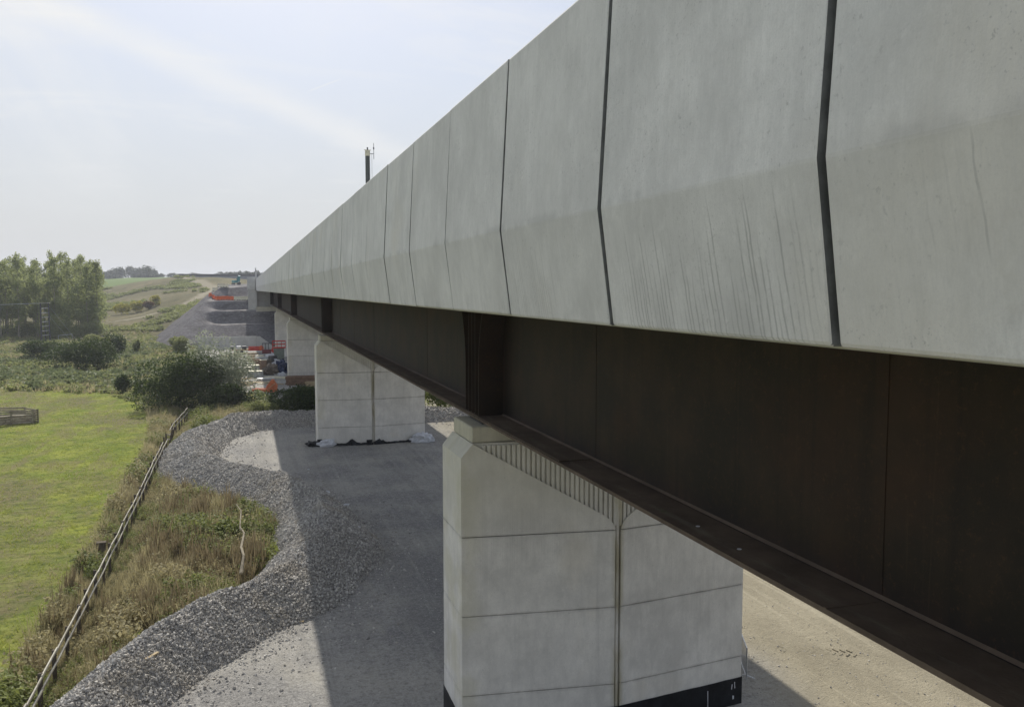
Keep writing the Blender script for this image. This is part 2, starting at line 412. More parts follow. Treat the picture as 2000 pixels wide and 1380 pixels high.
# ------------------------------------------------------------------ terrain
EMB = [(-1e4, 0), (187.5, 0), (188, .9), (192, 1.2), (197.6, 4.1), (198, 4.3), (201, 4.5), (203.2, 7.1), (203.6, 7.3), (207.6, 7.4), (209.2, 9.3), (209.6, 9.6), (214, 9.65), (218.5, 12.7), (228, 13.0), (300, 13.6), (520, 16.2), (900, 18), (1e5, 18)]
CP = [  # far terrain control points x, y, z
 (-85, 600, 17.8), (-73.5, 520, 13.6), (-60.6, 420, 7.1), (-33.4, 430, 12.9), (-52, 480, 16.4), (-34.8, 450, 18.3), (-17, 420, 16.9),
 (-39.5, 330, 3.6), (-35.8, 330, 3.9), (-31, 260, 1.2), (-12.4, 300, 7.9), (-43.5, 300, 1.9), (-13.6, 330, 10.3), (-24, 360, 10.5),
 (-125, 900, 22), (-80, 800, 22.5), (-92, 1000, 25), (-60, 900, 24), (0, 900, 24), (60, 900, 24), (-20, 600, 19), (30, 600, 18), (-200, 900, 18),
 (-60, 330, 2.5), (-90, 330, 2), (-120, 420, 5), (-150, 520, 8), (-95, 420, 6.5), (-60, 270, 0), (-100, 270, 0), (-36, 235, 0), (-60, 235, 0), (-150, 235, 0),
 (-24, 235, .2), (0, 235, 2), (40, 235, 2), (100, 235, 0), (30, 330, 6), (120, 420, 5), (200, 600, 8), (300, 900, 14), (-400, 900, 14), (-400, 500, 4), (400, 500, 4),
 (-700, 2400, 34), (0, 2400, 36), (700, 2400, 34), (-250, 1500, 30), (250, 1500, 30), (0, 1500, 30)]
for _x in (-300, -150, -90, -60, -40, -25, -10, 5, 20, 45, 100, 200, 300): CP += [(_x, 200, 0), (_x, 165, 0)]
CPa = np.array(CP, float)
def _cc(x, y):
    r = np.maximum(np.hypot(x, y), 1.); return np.stack([np.arctan2(x, np.maximum(y, -1e9)) * 1.0, np.log(r) * .55], -1)
_K = _cc(CPa[:, 0], CPa[:, 1])
_D = np.linalg.norm(_K[:, None] - _K[None], axis=-1)
_W = np.linalg.solve(_D + np.eye(len(CPa)) * 1e-4, CPa[:, 2])
def hill(x, y):
    x = np.asarray(x, float); y = np.asarray(y, float)
    q = _cc(x, y); out = np.zeros(x.shape); fl = q.reshape(-1, 2); o = out.reshape(-1)
    for i in range(0, len(fl), 20000):
        o[i:i + 20000] = np.linalg.norm(fl[i:i + 20000, None] - _K[None], axis=-1) @ _W
    out = o.reshape(x.shape)
    return np.clip(out, 0, 60) * sstep(np.where(y > 0, np.hypot(x, y), 0), 165, 215)
def xl(y): return np.interp(y, [180, 190, 205, 225, 260, 300, 340, 520, 900], [-13, -15, -19, -21, -22, -21, -19, -24, -30])
def emb(x, y):
    e = np.interp(y, *zip(*EMB)); es = np.interp(y, [187.5, 188.5, 219, 228, 300, 520, 900], [0, .9, 12.6, 13, 13.6, 16.2, 18])
    t = sstep(x + .8 * fbm(x, y, .25, 71), -9.5, -5.5); e = e * t + es * (1 - t)
    e = e + .22 * fbm(x, y, .22, 73) * sstep(e, .3, 1.5)
    bump = .25 * fbm(x, y, .35, 5) + .5 * fbm(x, y, .09, 6)
    return np.minimum(e + .12 * fbm(x, y, .5, 8), np.maximum(0, (x - xl(y) + 1.5 * bump) * .86)) * (y > 180)
def terrain(x, y):
    x = np.asarray(x, float); y = np.asarray(y, float)
    h = hill(x, y) + .9 * sstep(np.hypot(x, y), 200, 300) * fbm(x, y, .03, 3) * (x < 5)
    e = emb(x, y); h = np.maximum(h, e)
    rough = sstep(-x, 6.2, 8) * (.10 * fbm(x, y, .25, 2) + .06 * fbm(x, y, .9, 4))
    scrub = sstep(y, 92, 125) * sstep(-x, -6, 4) * (1 - sstep(e, 0, 1)) * sstep(-y, -420, -300)
    rough = rough + .05 * sstep(x, 13.8, 16) * (y < 72) * (y > 0) * fbm(x, y * .06, 1.3, 91, 3)
    return h + rough + scrub * (.35 * fbm(x, y, .12, 9) + .22 * fbm(x, y, .5, 10))
# the yard / bund / field boundaries
BUND = [(-6.0, 19.0), (-4.9, 23.2), (-4.0, 25.9), (-3.0, 28.2), (-1.3, 30.7), (1.2, 33.2), (3.3, 38.2), (3.4, 44.0), (2.0, 49.8), (-.9, 54.6), (-3.4, 58.8), (-4.2, 65.5), (-3.2, 72.5), (-.2, 77.3), (5.5, 78.2), (14, 77.6), (24, 77), (33, 72)]
BH = [1.1, 1.15, 1.2, 1.25, 1.3, 1.35, 1.55, 1.45, 1.3, 1.3, 1.3, 1.3, 1.3, 1.25, 1.05, 1.1, 1.1, .6]
BW = [1.5, 1.55, 1.6, 1.7, 1.85, 2.2, 2.7, 2.6, 2.6, 2.6, 2.4, 2.3, 2.4, 2.2, 1.9, 2.0, 2.0, 1.9]
def bund(x, y):
    d, t = seg_dist(x, y, BUND)
    H = np.interp(t, range(len(BH)), BH); W = np.interp(t, range(len(BW)), BW)
    d = d + .34 * fbm(x, y, .45, 21) + .10 * fbm(x, y, 1.6, 27)
    q = np.clip(1 - d / (W * .94), 0, 1)
    return 1.32 * H * (q - .22 * sstep(q, .55, 1.3)) * (1 + .30 * fbm(x, y, .28, 23)) + np.where(q > 0, .07 * fbm(x, y, 1.8, 22, 3), 0)
YARD = BUND[:13] + [(-.2, 77.3), (5.5, 78.2), (60, 78), (60, -40), (-20, -40)]
def in_poly(x, y, poly):
    x = np.asarray(x, float); ins = np.zeros(x.shape, bool)
    for (ax, ay), (bx, by) in zip(poly, poly[1:] + poly[:1]):
        c = ((ay > y) != (by > y)) & (x < (bx - ax) * (y - ay) / (by - ay + 1e-12) + ax); ins ^= c
    return ins
def groundmat():
    k = Mat('ground_surface'); p = k.pos(); o = k.sepz(p)
    n1 = k.noise(p, .35, 5, .6); n2 = k.noise(p, 2.2, 6, .65); n3 = k.noise(p, 14, 5, .7)
    # short pasture
    g = k.mix(k.ramp(n1, .38, .62), (.165, .215, .030), (.285, .31, .055))
    g = k.mix(k.ramp(k.noise(p, .11, 5, .65, (1, .6, 1)), .44, .62, 0, .95), g, (.185, .165, .085))
    g = k.mix(k.ramp(n2, .47, .66, 0, .75), g, (.065, .10, .02))
    g = k.mix(k.ramp(k.noise(p, .9, 5, .6, (.5, 1.4, 1)), .52, .66, 0, .6), g, (.27, .29, .085))
    g = k.mix(k.ramp(k.noise(p, 1, 5, .62, (.42, .10, 1), .8), .50, .64, 0, .6), g, (.21, .175, .095))
    g = k.mix(k.ramp(n3, .5, .8, 0, .45), g, (.25, .23, .11))
    # rough scrubby ground
    s = k.mix(k.ramp(n1, .35, .65), (.085, .085, .035), (.15, .13, .065))
    s = k.mix(k.ramp(n2, .48, .7, 0, .7), s, (.055, .065, .022))
    s = k.mix(k.ramp(n3, .5, .8, 0, .5), s, (.20, .17, .095))
    # far slopes
    f = k.mix(k.ramp(k.noise(p, .05, 6, .65), .35, .65), (.115, .105, .048), (.18, .155, .082))
    f = k.mix(k.ramp(k.noise(p, .22, 6, .7, (1, .5, 1)), .5, .72, 0, .75), f, (.055, .062, .028))
    f = k.mix(k.attr('a_green'), f, (.13, .185, .055))
    f = k.mix(k.attr('a_dark'), f, (.05, .048, .026))
    f = k.mix(k.attr('a_track'), f, (.30, .265, .19))
    c = k.mix(k.attr('a_field'), s, g)
    c = k.mix(k.attr('a_far'), c, f)
    # crushed stone of the embankment
    st = k.mix(k.ramp(n2, .35, .7), (.13, .124, .13), (.21, .20, .205))
    st = k.mix(k.ramp(k.noise(p, .3, 5, .6, (1, 1, 3)), .45, .7, 0, .7), st, (.075, .07, .07))
    st = k.mix(k.ramp(k.noise(p, 1.1, 6, .7), .5, .68, 0, .6), st, (.24, .23, .225))
    st = k.mix(k.attr('a_pale'), st, (.34, .32, .30))
    c = k.mix(k.attr('a_stone'), c, st)
    # compacted yard
    v = k.vor(p, 22, out='Color'); vv = k.sepz(v)[0]
    y = k.mix(k.ramp(k.noise(p, .22, 5, .6), .36, .64), (.25, .243, .232), (.42, .40, .355))
    y = k.mix(k.ramp(vv, .1, .95, 0, .45), y, (.55, .53, .50))
    y = k.mix(k.ramp(k.noise(p, 9, 4, .7), .5, .72, 0, .5), y, (.18, .172, .165))
    y = k.mix(k.ramp(k.noise(p, .6, 5, .6, (1, .35, 1)), .52, .7, 0, .5), y, (.47, .44, .375))
    y = k.mix(k.ramp(k.noise(p, 3.6, 6, .75), .48, .66, 0, .5), y, (.17, .163, .157))
    y = k.mix(k.ramp(k.noise(p, 4.4, 6, .75, (1, 1, 1.3)), .52, .68, 0, .5), y, (.56, .54, .50))
    rut = k.ramp(k.noise(p, 1, 3, .5, (1.5, .045, 1), .4), .52, .62)
    y = k.mix(k.math('MULTIPLY', rut, .2), y, (.20, .192, .18))
    rut2 = k.ramp(k.noise(p, 1, 4, .6, (2.6, .08, 1), .5), .56, .66)
    y = k.mix(k.math('MULTIPLY', rut2, .18), y, (.58, .555, .50))
    sd = k.mix(k.ramp(k.noise(p, .5, 6, .65, (1, .4, 1)), .3, .7), (.31, .275, .20), (.42, .375, .275))
    sd = k.mix(k.ramp(k.noise(p, 6, 5, .7), .52, .72, 0, .6), sd, (.24, .21, .155))
    sd = k.mix(k.math('MULTIPLY', rut2, .45), sd, (.52, .47, .35))
    y = k.mix(k.attr('a_sand'), y, sd)
    c = k.mix(k.attr('a_yard'), c, y)
    h = k.math('ADD', k.math('MULTIPLY', vv, .5), k.math('ADD', k.noise(p, 3, 5, .6), k.noise(p, 17, 4, .7)))
    h = k.math('ADD', h, k.math('MULTIPLY', k.math('MULTIPLY', k.noise(p, 1.6, 5, .65), k.attr('a_field')), 3.))
    k.bump(h, .85, .08)
    return k.fin(c, .95, .1)
m_ground = groundmat()
def make_ground():
    az = np.unique(np.concatenate([np.arange(-24, 60, .22), np.arange(-180, -24, 3.), np.arange(60, 180, 3.)]))
    r = np.unique(np.concatenate([[.5], 4 * (2600 / 4) ** (np.linspace(0, 1, 400)), np.arange(183, 230, .3)]))
    A, Rr = np.meshgrid(np.radians(az), r, indexing='ij')
    X = Rr * np.sin(A); Y = Rr * np.cos(A)
    Z = terrain(X, Y)
    na, nr = X.shape
    idx = np.arange(na * nr).reshape(na, nr); nxt = np.roll(idx, -1, 0)
    F = np.stack([idx[:, :-1], idx[:, 1:], nxt[:, 1:], nxt[:, :-1]], -1).reshape(-1, 4)
    w = .8 * fbm(X, Y, .3, 31)
    d = np.hypot(X, Y)
    yard = in_poly(X, Y, YARD).astype(float)
    stor = in_poly(X + .6 * w, Y, [(-7, 100), (-9, 187), (60, 187), (60, 86), (2, 86)])
    yard = np.maximum(yard, stor)
    edge = np.interp(X, [-80, -31, -27, -16, -11.5, -8.2, -6.8, -6.2], [132, 126, 118, 113, 103, 88, 60, 20])
    field = sstep(edge + 3 * w - Y, -2, 3) * sstep(-X + .5 * w, 6.5, 7.6)
    e = emb(X, Y); hl = hill(X, Y)
    stone = sstep(e, .02, .15) * sstep(e - hl, -.3, .6) * (1 - .75 * sstep(Y, 300, 380))
    # patch of tipped stone at the toe of the embankment
    dd, _ = seg_dist(X, Y, [(-34, 240), (-26, 226), (-20, 216)]); stone = np.maximum(stone, sstep(-(dd + w), -4.5, -3))
    prof = np.interp(Y, *zip(*EMB)); slope = np.interp(Y + .4, *zip(*EMB)) - np.interp(Y - .4, *zip(*EMB))
    pale = stone * sstep(-slope, -.22, -.02) * (prof > 2) * (Y < 226) * sstep(X + w, -9, -6) * (.35 + .65 * (fbm(X, Y, .4, 75) > -.2))
    far = sstep(d, 225, 262)
    green = sstep(-X, 48, 62) * sstep(Y, 470, 500) + sstep(d, 700, 800) * (fbm(X, Y, .006, 44) > 0) * .6
    hd, _ = seg_dist(X, Y, [(-75, 405), (-60, 420), (-45, 428), (-33, 430), (-22, 395)]); dark = sstep(-(hd + 3 * w), -7, -2)
    hd, _ = seg_dist(X, Y, [(-33, 256), (-24, 264), (-17, 285), (-13, 305)]); dark = np.maximum(dark, sstep(-(hd + 2 * w), -5, -1))
    td, _ = seg_dist(X, Y, [(-46, 290), (-33, 292), (-22, 305), (-15.5, 322), (-13, 345), (-10, 370)]); track = sstep(-(td + w), -3.0, -1.6)
    td, _ = seg_dist(X, Y, [(-10, 370), (-22, 430), (-34, 470), (-50, 520)]); track = np.maximum(track, sstep(-(td + w), -3.5, -1.8) * .8)
    sand = sstep(X + 1.2 * w, 13.8, 17) * sstep(70 - Y, 0, 10) + sstep(X, 14, 18) * sstep(Y, 62, 68) * .7
    flat = lambda a: np.clip(a, 0, 1).ravel()
    me = npmesh('ground', np.stack([X, Y, Z], -1).reshape(-1, 3), F[:, ::-1],
                {'a_yard': flat(yard * (1 - stone)), 'a_sand': flat(sand), 'a_field': flat(field), 'a_far': flat(far * (1 - sstep(e, 0, .3) * (Y < 300))),
                 'a_green': flat(green), 'a_dark': flat(dark * .8), 'a_track': flat(track), 'a_stone': flat(stone), 'a_pale': flat(pale * .8)}, True)
    return tag(link('ground', me, m_ground), 'pasture, compacted yard and rising ground under everything', None, None, 'structure')
make_ground()

# ------------------------------------------------------------------ viaduct: deck, parapet panels, girders
XF, XT, XB = 2.6866, 2.778, 2.798
ZT, ZF, ZB = EYE + 2.484, EYE + .641, EYE - .284
PL, Y0, PIER_Y, SPAN, XC = 2.70, 3.539, 22.057, 45.67, 9.4504
Y_END = 207.0
GAP = .064
deck = thing('viaduct_deck', 'long viaduct deck with pale concrete parapet panels over rusty brown steel girders', 'viaduct', (0, 0, 0))
def panel_mesh():
    L = PL - GAP; b = MB()
    prof = [(XB + .014, ZB), (XB, ZB + .014), (XF, ZF), (XT, ZT - .02), (XT + .02, ZT), (XT + .30, ZT), (XT + .30, ZB)]
    b.prism([(x - XF, z) for x, z in prof], 0, L)
    b.bevel(.012)
    return b.mesh('parapet_panel')
m_edge = simple('joint_strip_grey', (.22, .225, .22), .85, .3, 6)
pm = panel_mesh(); pm.materials.append(m_panel); pm.materials.append(m_edge)
for f in pm.polygons:
    if abs(f.normal.y) > .6: f.material_index = 1
n0 = -5; n1 = int((Y_END - Y0) / PL)
bs = MB()
bs.prism([(XB + .10, ZB + .015), (XF + .10, ZF), (XT + .10, ZT - .03), (XT + .2, ZT - .03), (XB + .2, ZB + .015)], -.06, .06)
seal = bs.mesh('joint_seal'); seal.materials.append(m_seal)
rp = random.Random(4)
for k in range(n0, n1 + 1):
    o = link('parapet_panel', pm, None, deck, (XF + rp.uniform(-.006, .006), Y0 + k * PL + GAP / 2, rp.uniform(-.005, .005)))
    link('joint_seal', seal, None, o, (-o.location.x, Y0 + k * PL - o.location.y, 0))
Y_DECK0 = Y0 + n0 * PL
XR = 2 * XC - XF
MB().box(3.0, 2 * XC - 3.0, Y_DECK0, Y_END + .5, ZB - .028, ZB + .45).build('deck_slab', m_conc_far, deck)
MB().prism([(XR - .1, ZB), (XR, ZF), (XR - .09, ZT), (XR - .39, ZT), (XR - .39, ZB)], Y_DECK0, Y_END).build('far_parapet', m_panel, deck)
ZFL0, ZFL1 = EYE - 3.3956, EYE - 3.3356
XW = 6.4663
def girder(xw, sgn, name):
    g = MB().box(xw if sgn > 0 else xw - .025, xw + .025 if sgn > 0 else xw, Y_DECK0, 205.5, ZFL1, ZB - .05).build(name, m_steel, deck)
    return g
def flange(xw, sgn):
    xo = xw - sgn * .718; xi = xw + sgn * .718
    a, b_ = sorted((xo, xi))
    return MB().box(a, b_, Y_DECK0, 205.5, ZFL0, ZFL1).build('bottom_flange', m_flange, deck)
web = girder(XW, 1, 'girder_web'); flg = flange(XW, 1)
girder(2 * XC - XW, -1, 'girder_web'); flange(2 * XC - XW, -1)
# heavier flange plates over each pier, butted on to the flange top, and fillet weld along the web
for k in range(-1, 5):
    yc = PIER_Y + k * SPAN
    a, b_ = max(yc - 6.8, Y_DECK0 + .1), min(yc + 6.8, 205)
    if b_ > a: MB().box(XW - .700, XW - .02, a, b_, ZFL1 + .001, ZFL1 + .03).bevel(.01).build('flange_plate', m_flange, flg)
MB().prism([(XW - .035, ZFL1 + .031), (XW - .001, ZFL1 + .065), (XW - .001, ZFL1 + .031)], Y_DECK0, 205).build('fillet_weld', m_flange, web)
def seam(y):
    MB().box(XW - .008, XW - .0005, y - .012, y + .012, ZFL1 + .07, ZB - .06).build('web_weld', m_steel, web)
    MB().box(XW - .719, XW - .04, y - .02, y + .02, ZFL1 + .002, ZFL1 + .010 if abs(((y - PIER_Y + SPAN / 2) % SPAN) - SPAN / 2) > 6.8 else ZFL1 + .036).build('flange_weld', m_flange, flg)
for k in range(-1, 4):
    for dy in (-14.75, 8.95, 22.5, -6.95): 
        y = PIER_Y + k * SPAN + dy
        if y > Y_DECK0 + .3: seam(y)
# bearing stiffeners: straight plates between two trumpet-shaped outer plates
def stiff_mesh(bend):
    b = MB(); xo, xi = XW - .66, XW - .002; z0, z1 = ZFL1 + .03, ZB - .06
    rings = []
    for i in range(13):
        z = z0 + (z1 - z0) * i / 12; q = max(0, (i / 12 - .38) / .62); dy = bend * .55 * q ** 2.2
        rings.append([(xo, dy - .018, z), (xi, dy - .018, z), (xi, dy + .018, z), (xo, dy + .018, z)])
    b.loft(rings); me = b.mesh('stiffener'); me.materials.append(m_steel); return me
SM = {q: stiff_mesh(q) for q in (-1, 0, 1)}
for k in range(-1, 5):
    yc = PIER_Y + k * SPAN if k < 4 else 204.3
    if yc < Y_DECK0: continue
    for i, q in zip(range(5), (-1, 0, 0, 0, 1)):
        link('stiffener', SM[q], None, web, (0, yc - .70 + i * .34, 0))
    if k == 0:
        for dy, x in ((-11.6, 6.05), (-12.7, 6.02)): MB().tube([(x, yc + dy, ZFL1 + .0), (x, yc + dy, ZFL1 + .006)], .03, 10).build('paint_mark', m_white, flg)

# ------------------------------------------------------------------ piers
PA = Vector((-4.2135, -1.057)); PB = Vector((0, -1.592)); PLEN = (PB - PA).length
GR = .085
ZJ = [-1.0, EYE - 10.6804, EYE - 8.5367, EYE - 6.4243]
ZSH, ZPL, ZPT = EYE - 4.3352, EYE - 3.9753, EYE - 3.5456
def fpt(s, z, back=False, sg=1):
    q = PA.lerp(PB, s / PLEN); return Vector((q.x * sg, -q.y if back else q.y, z))
SLOPE_S, SLOPE_E = (.36, ZPL - .03), (3.72, EYE - 5.93)
def slope_z(s): 
    t = (s - SLOPE_S[0]) / (SLOPE_E[0] - SLOPE_S[0]); return SLOPE_S[1] + (SLOPE_E[1] - SLOPE_S[1]) * t
def curve_pts():
    # from the end of the straight slope, rounding down into the groove
    x0, z0 = SLOPE_E; x1, z1 = PLEN - GR, ZJ[3] + .02
    cx, cz = x1 - .03, slope_z(x1 - .03)
    out = []
    for i in range(9):
        t = i / 8; out.append(((1 - t) ** 2 * x0 + 2 * t * (1 - t) * cx + t * t * x1, (1 - t) ** 2 * z0 + 2 * t * (1 - t) * cz + t * t * z1))
    return out
def make_pier(label):
    P = thing('concrete_pier', label, 'bridge pier', (XC, PIER_Y, 0), 0, 'viaduct piers')
    for sg in (1, -1):
        for a, b_ in zip(ZJ, ZJ[1:]):
            b = MB(); s1 = PLEN - GR
            b.loft([[fpt(0, z, False, sg), fpt(s1, z, False, sg), fpt(s1, z, True, sg), fpt(0, z, True, sg)] for z in (a + .007, b_ - .007)])
            b.bevel(.014); b.build('concrete_lift', m_conc, P)
        poly = [(0, ZJ[3] + .018), (0, ZSH), (.305, ZPL), SLOPE_S] + curve_pts() + [(PLEN - GR, ZJ[3] + .018)]
        b = MB(); b.loft([[fpt(s, z, False, sg) for s, z in poly], [fpt(s, z, True, sg) for s, z in poly]])
        b.bevel(.012); b.build('concrete_lift', m_conc, P)
        # ribs in the recess, each a thin upright strip
        inn = Vector((PB.y - PA.y, -(PB.x - PA.x))).normalized()
        if inn.y < 0: inn = -inn
        s = .62
        while s < PLEN - .02:
            z0 = slope_z(s) - .1 if s < 3.72 else max(ZJ[3] + .1, slope_z(3.72) - .5 * ((s - 3.72) / .5) - .1)
            q = PA.lerp(PB, s / PLEN)
            rb = MB().box(-.044, .044, -.045, .09, z0, ZPL - .05).bevel(.010)
            d = PB - PA
            rb.build('rib', m_conc, P, (q.x * sg, q.y + .10, 0), (0, 0, math.atan2(d.y, d.x) * sg))
            s += .1315
        c = 4.9 - 7.4 + 9.4504 - 7.0  # plinth centre
        x0, x1 = 5.5409 - XC, 5.5409 - XC + 1.9
        pb = MB().box(x0, x1, -.985, .985, ZPL + .004, ZPT).bevel(.03)
        if sg < 0:
            for v in pb.bm.verts: v.co.x *= -1
        pb = pb.build('bearing_plinth', m_plinth, P)
        xb = (XW - XC) * sg
        MB().box(xb - .55, xb + .55, -.62, .62, ZPT + .001, ZPT + .05).bevel(.01).build('bearing_plate', m_dark, pb)
        MB().tube([(xb, 0, ZPT + .051), (xb, 0, ZFL0 - .002)], .32, 20).build('pot_bearing', m_dark, pb)
    b = MB(); e = .125
    ring = lambda z: [(-3.86, -1.10 + e, z), (0, -1.592 + e, z), (3.86, -1.10 + e, z), (3.86, 1.10 - e, z), (0, 1.592 - e, z), (-3.86, 1.10 - e, z)]
    b.loft([ring(-1.0), ring(ZPL)]); b.build('pier_core', m_conc, P)
    MB().tube([(0, -1.50, -.2), (0, -1.50, ZPL - .06)], .050, 10).build('downpipe', m_conc, P)
    return P
pier1 = make_pier('nearest concrete pier with black coated base under the girder')
for i, lb in enumerate(('concrete pier standing on the gravel yard behind the nearest one', 'third concrete pier from the front, beside the piled site materials', 'farthest concrete pier, next to the red access platform')):
    dup(pier1, (XC, PIER_Y + SPAN * (i + 1), 0), 0, lb)
# bitumen coat at the foot of the near pier
b = MB(); rr = random.Random(3)
outl = []
for a, c_ in (((-4.2135, 1.057), (-4.2135, -1.057)), ((-4.2135, -1.057), (0, -1.592)), ((0, -1.592), (4.2135, -1.057)), ((4.2135, -1.057), (4.2135, 1.057))):
    n = 14
    for i in range(n): outl.append((a[0] + (c_[0] - a[0]) * i / n, a[1] + (c_[1] - a[1]) * i / n))
outl.append((4.2135, 1.057))
vs = []
for i, (x, y) in enumerate(outl):
    k = 1 + .012 / math.hypot(x, y); zt = .80 + rr.uniform(-.006, .006)
    vs.append([b.bm.verts.new((x * k, y * (1 + .02 / 1.2), -.3)), b.bm.verts.new((x * k, y * (1 + .02 / 1.2), zt))])
for p, q in zip(vs, vs[1:]): b.bm.faces.new((p[0], q[0], q[1], p[1]))
me = b.mesh('bitumen_coat'); o = link('bitumen_coat', me, m_black, pier1)
md = o.modifiers.new('s', 'SOLIDIFY'); md.thickness = .01; md.offset = 0
for x, z0, z1, w in ((3.0, .15, .62, .008), (3.85, .5, .66, .014), (3.95, .52, .7, .01), (3.9, .2, .3, .02)):
    y = -1.592 + (1.592 - 1.057) * x / 4.2135 - .048
    MB().box(x - w, x + w, y, y + .008, z0, z1).jitter(.012, int(x * 100)).build('paint_drip', m_white, pier1)

# black membrane and white sheet left round the foot of the second pier
y2 = PIER_Y + SPAN
def strip(name, label, cat, mat, p0, p1, hfun, seed, group=None, n=26):
    r = random.Random(seed); b = MB(); rows = []
    p0, p1 = Vector(p0), Vector(p1); nrm = Vector((p1.y - p0.y, p0.x - p1.x)).normalized()
    for i in range(n + 1):
        t = i / n; q = p0.lerp(p1, t); h = hfun(t) * r.uniform(.75, 1.15) + .02
        o1 = nrm * r.uniform(.04, .08); o2 = nrm * r.uniform(.12, .35)
        rows.append([b.bm.verts.new((q.x + o.x, q.y + o.y, z)) for o, z in ((o1, h), (nrm * r.uniform(.09, .16), h * r.uniform(.45, .7)), (o2, .015))])
    for a, c_ in zip(rows, rows[1:]):
        for j in range(2): b.bm.faces.new((a[j], c_[j], c_[j + 1], a[j + 1]))
    o = b.build(name, mat); md = o.modifiers.new('s', 'SOLIDIFY'); md.thickness = .012
    return tag(o, label, cat, group)
def f2(s): q = PA.lerp(PB, s / PLEN); return (XC + q.x, y2 + q.y)
def f2r(s): q = PA.lerp(PB, s / PLEN); return (XC - q.x, y2 + q.y)
strip('membrane_sheet', 'ragged black membrane strip along foot of second pier, groove side near', 'sheet', m_black, f2(0), f2(PLEN), lambda t: .16 + .3 * max(0, math.sin(t * 13)) ** 3, 1)
strip('membrane_sheet', 'ragged black membrane strip along foot of second pier, next to white sheet', 'sheet', m_black, f2r(PLEN), f2r(.3), lambda t: .12 + .25 * max(0, math.sin(t * 9 + .5)) ** 2, 2)
for i, (s, w, h) in enumerate(((.1, .34, .55), (1.05, .25, .32), (3.9, .4, .42))):
    x, y = f2(s)
    b = MB().box(-w / 2, w / 2, -.05, .02, 0, h).jitter(.03, i)
    tag(b.build('membrane_flap', m_black, None, (x, y - .22, 0)), ('upright black membrane flap at left corner of second pier', 'small black membrane flap left of middle on second pier', 'black membrane flap at the groove of second pier')[i], 'sheet')
def crumple(name, label, cat, mat, loc, size, seed, group=None, sub=3):
    bm = bmesh.new(); bmesh.ops.create_icosphere(bm, subdivisions=sub, radius=1)
    for v in bm.verts:
        n = mnoise.noise(v.co * 1.7 + Vector((seed * 7.1, 0, 0))) * .6 + mnoise.noise(v.co * 5 + Vector((0, seed * 3.3, 0))) * .5
        v.co = v.co * (1 + n); v.co = Vector((v.co.x * size[0], v.co.y * size[1], max(-.05, v.co.z * size[2] + size[2] * .45)))
    me = bpy.data.meshes.new(name); bm.to_mesh(me); bm.free()
    return tag(link(name, me, mat, None, loc), label, cat, group)
crumple('plastic_sheet', 'crumpled white plastic sheet at right corner of second pier', 'sheet', m_white, (XC + 3.85, y2 - 1.7, 0), (.75, .4, .5), 1)
crumple('plastic_sheet', 'white plastic scrap beside left corner of second pier', 'sheet', m_white, (XC - 3.6, y2 - 1.55, 0), (.6, .18, .4), 2)
crumple('plastic_sheet', 'small black and white sheet bundle left of second pier', 'sheet', m_black, (XC - 4.6, y2 - .9, 0), (.5, .5, .25), 3)
for i, (x, y, s) in enumerate(((4.1, 47, .22), (4.7, 43.2, .18), (5.0, 40.4, .1), (3.9, 58, .1))):
    crumple('paper_litter', ('white litter scrap high on the shaded bund slope', 'white litter scrap lower on the shaded bund slope', 'tiny white scrap at the foot of the shaded bund', 'tiny white scrap on the shaded yard before second pier')[i], 'litter', m_white, (x, y, float(bund(np.array(x), np.array(y))) + .02), (s, s * .6, s * .5), i + 11, None, 1)

# ------------------------------------------------------------------ abutment at the far end
ab = thing('bridge_abutment', 'pale concrete abutment and wing wall at far end of viaduct', 'abutment', (XC, 205, 0))
def abx(name, x0, x1, y0, y1, z0, z1, m=m_conc_far): return MB().box(x0 - XC, x1 - XC, y0 - 205, y1 - 205, z0, z1).bevel(.02).build(name, m, ab)
abx('bearing_shelf', 2.65, 16.3, 203.2, 207.0, 6.5, 8.15, m_plinth)
abx('back_wall', 2.9, 16.0, 206.2, 207.4, 8.16, ZB - .07)
abx('wing_wall', .95, 2.62, 205.4, 214, 6.6, 12.0)
abx('wing_parapet', .80, 2.58, 205.3, 214, 12.03, 14.95)
abx('corner_pilaster', 2.63, 2.88, 205.0, 206.15, 8.17, 11.75)
abx('end_block', 2.60, 3.1, 207.45, 216, 8, ZT)
gr = thing('guard_rail', 'thin pale guard rail on the abutment bearing shelf', 'railing', (4, 203.5, 8.15))
for i in range(4): MB().tube([(-1.2 + i * .8, 0, 0), (-1.2 + i * .8, 0, 1.1)], .03, 6).build('post', m_galv, gr)
for z in (.4, .75, 1.1): MB().tube([(-1.25, 0, z), (1.25, 0, z)], .025, 6).build('rail', m_galv, gr)

# ------------------------------------------------------------------ gravel bund (a surface with thousands of stones lying on it)
def stonemat():
    k = Mat('crushed_stone'); p = k.pos(); t = k.attr('tint')
    c = k.mix(t, (.28, .268, .255), (.64, .61, .555))
    c = k.mix(k.ramp(k.noise(p, .5, 4), .5, .7, 0, .5), c, (.40, .35, .27))
    c = k.mix(k.ramp(k.noise(p, 20, 4), .45, .75, 0, .35), c, (.20, .195, .20))
    k.bump(k.noise(p, 40, 3), .4, .02)
    return k.fin(c, .9, .2)
m_stone = stonemat()
def bundmat():
    k = Mat('bund_fines'); p = k.pos()
    v = k.sepz(k.vor(p, 11, out='Color'))[0]
    c = k.mix(v, (.25, .24, .228), (.55, .52, .475))
    c = k.mix(k.ramp(k.noise(p, .7, 4), .48, .68, 0, .4), c, (.28, .26, .23))
    h = k.math('SUBTRACT', 1., k.vor(p, 11)); k.bump(h, 1., .09)
    return k.fin(c, .92, .15)
m_bund = bundmat()
